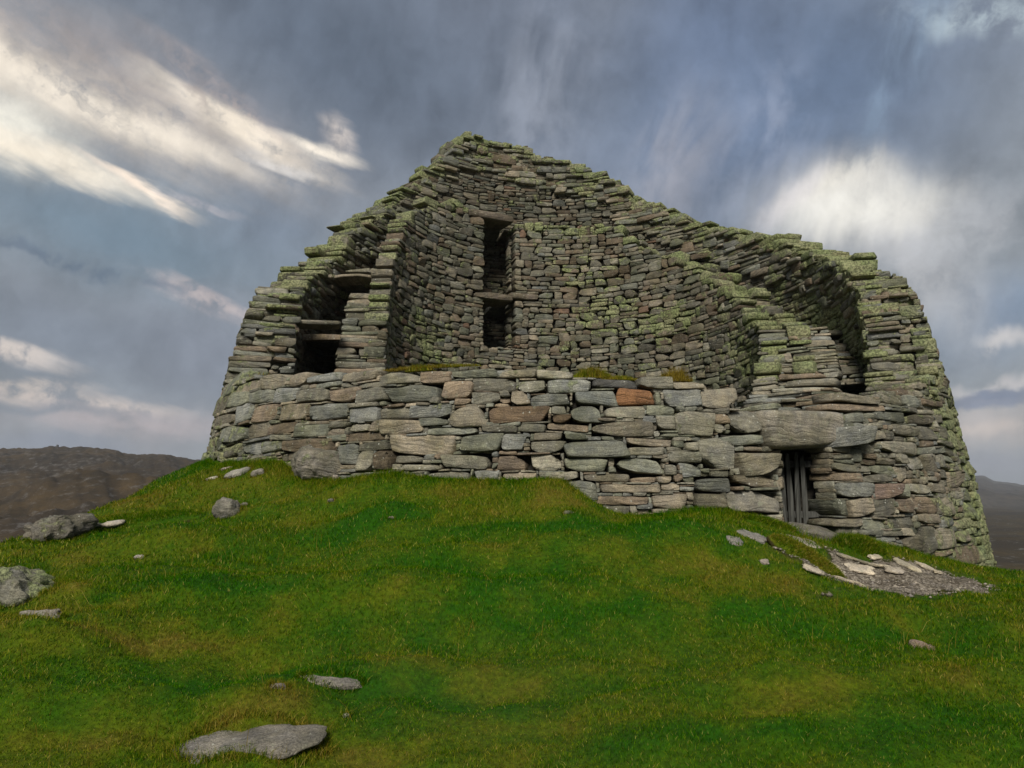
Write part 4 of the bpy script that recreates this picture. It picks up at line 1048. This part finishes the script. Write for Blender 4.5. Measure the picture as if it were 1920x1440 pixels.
rx_, ry_ = [], []
for (x, y, a_, b_, r_) in RIM:
    n = int(np.clip(2600 * (a_ + b_), 60, 2600)); t_ = rng.uniform(0, 2 * math.pi, n); k = rng.normal(1.0, .07, n) + .02
    u_ = np.cos(t_) * a_ * k + rng.normal(0, .008, n); v_ = np.sin(t_) * b_ * k + rng.normal(0, .008, n)
    rx_.append(x + u_ * math.cos(r_) - v_ * math.sin(r_)); ry_.append(y + u_ * math.sin(r_) + v_ * math.cos(r_))
xy = np.stack([np.concatenate(rx_), np.concatenate(ry_)], 1)
blades(np.concatenate([xy, (ground_z(xy) - .004)[:, None]], 1), .6, rng.uniform(.025, .06, len(xy)), np.full(len(xy), .004), dryness(xy) + .12, rng.random(len(xy)), 'rim_grass', kind='stuff', label='tufts of grass growing round the half buried rocks', category='grass')

def tuft(name, x0, x1, y, hgt, count, dry, label, spread=.12, lean=.35, inset=.15):
    ta, z = hit(x0, y); tb, _ = hit(x1, y)
    t_ = rng.uniform(ta, tb, count); r = float(r_out(z)) - inset - rng.uniform(0, spread, count)
    mid = (ta + tb) / 2; e = 1 - np.abs((t_ - mid) / ((tb - ta) / 2)) ** 2 * .75
    Pt = cyl(t_, r, z - .02)
    hh = hgt * e * rng.uniform(.4, 1.0, count)
    c = cyl(mid, float(r_out(z)) - inset, z)
    o = blades(Pt - c, lean, hh, np.full(count, .0055), np.full(count, dry), rng.uniform(.2, .99, count), name, label=label, category='grass tuft', group='grass tufts on the wall top')
    o.location = c
tuft('grass_tuft', 1075, 1150, 701, .17, 1300, .8, 'bushy yellow green grass tuft on the wall top near its middle')
tuft('grass_tuft', 1130, 1200, 704, .07, 900, .85, 'low yellowish turf strip trailing right of the bushy tuft')
tuft('grass_tuft', 1246, 1310, 706, .21, 520, 1.15, 'dry straw coloured grass tuft on the wall top towards the doorway', lean=.3)
tuft('grass_tuft', 690, 890, 690, .06, 2200, .75, 'long thin strip of yellow green moss and grass on the wall top, left half', lean=.5)
tuft('grass_tuft', 745, 800, 690, .11, 450, .6, 'small clump of green grass at the left part of the wall top', lean=.4)
tuft('grass_tuft', 535, 580, 704, .04, 260, .6, 'tiny moss clump on the coping before the dark gallery mouth', lean=.5)
tuft('grass_tuft', 430, 475, 716, .14, 60, 1.1, 'few dry stalks on the coping at the far left', lean=.25)
# turf bank right of the door
def bank(x, y, rx, ry, hz, label, n=2600, dry=.5, hh=.07):
    n = int(n * 1.8)
    p = at_ground(x, y); z0 = float(ground_z([[p[0], p[1]]])[0]) - hz * .30
    zz4 = ground_z([[p[0] - .2, p[1]], [p[0] + .2, p[1]], [p[0], p[1] - .2], [p[0], p[1] + .2]]); nv4 = Vector((-(zz4[1] - zz4[0]) / .4, -(zz4[3] - zz4[2]) / .4, 1)).normalized()
    root = bpy.data.objects.new('turf_bank', None); COL.objects.link(root); root.location = (p[0], p[1], z0); root.rotation_euler = Vector((0, 0, 1)).rotation_difference(nv4).to_euler(); root['label'] = label; root['category'] = 'turf bank'; root['group'] = 'turf banks on the knoll'
    me = rock_mesh('soil_body', rx, ry, hz, int(x) % 97, 4, 2.3, .04, (.03, .022, .012), .0)
    me.materials.clear(); me.materials.append(M_TURF)
    zz_ = np.array([v.co[:] for v in me.vertices])
    for nm_, dat in (('dry', np.full(len(zz_), dry)), ('soil', .85 * (1 - sstep(zz_[:, 2] + .02 * vnoise(zz_ * 20, 3), hz * .0, hz * .22)))):
        at = me.attributes.new(nm_, 'FLOAT', 'POINT'); at.data.foreach_set('value', dat.astype(np.float32))
    link('soil_body', me, root)
    a = rng.uniform(0, 2 * math.pi, n); q = np.sqrt(rng.random(n)) * .97
    X = np.cos(a) * q; Y = np.sin(a) * q; Zt = hz * np.sqrt(np.maximum(0, 1 - q ** 2.3)) * .95
    blades(np.stack([X * rx, Y * ry, Zt], 1), .5, rng.uniform(.4, 1, n) * hh, np.full(n, .005), np.full(n, dry), rng.random(n), 'turf', root)
bank(1606, 1028, .30, .18, .14, 'shaggy turf bank at the wall foot right of the doorway', 3200, .38, .08)
bank(1510, 1046, .42, .16, .09, 'turf step edged with dark soil left of the path', 2600, .6, .045)
bank(1440, 985, .30, .10, .07, 'grassy hump against the wall foot left of the gate', 1500, .45, .07)
bank(252, 972, .85, .26, .10, 'overhanging turf ledge above the white stones at the left rim', 5200, .5, .05)

# ------------------------------------------------------------------ air
hv = bpy.data.meshes.new('haze')
xa, xb, ya, yb, za, zb3 = -5200, 5200, -300, 5600, -40, 130
vv = [(x, y, z) for x in (xa, xb) for y in (ya, yb) for z in (za, zb3)]
hv.from_pydata(vv, [], [(0, 1, 3, 2), (4, 6, 7, 5), (0, 4, 5, 1), (2, 3, 7, 6), (0, 2, 6, 4), (1, 5, 7, 3)])
hm = bpy.data.materials.new('haze_air'); hm.use_nodes = True; ht = NT(hm.node_tree); ht.n.clear()
pv = ht.node('ShaderNodeVolumePrincipled', {'Color': (.75, .8, .88, 1), 'Density': .00022, 'Anisotropy': .2})
ht.node('ShaderNodeOutputMaterial', {'Volume': pv.outputs[0]})
hv.materials.append(hm); link('haze', hv, kind='stuff')
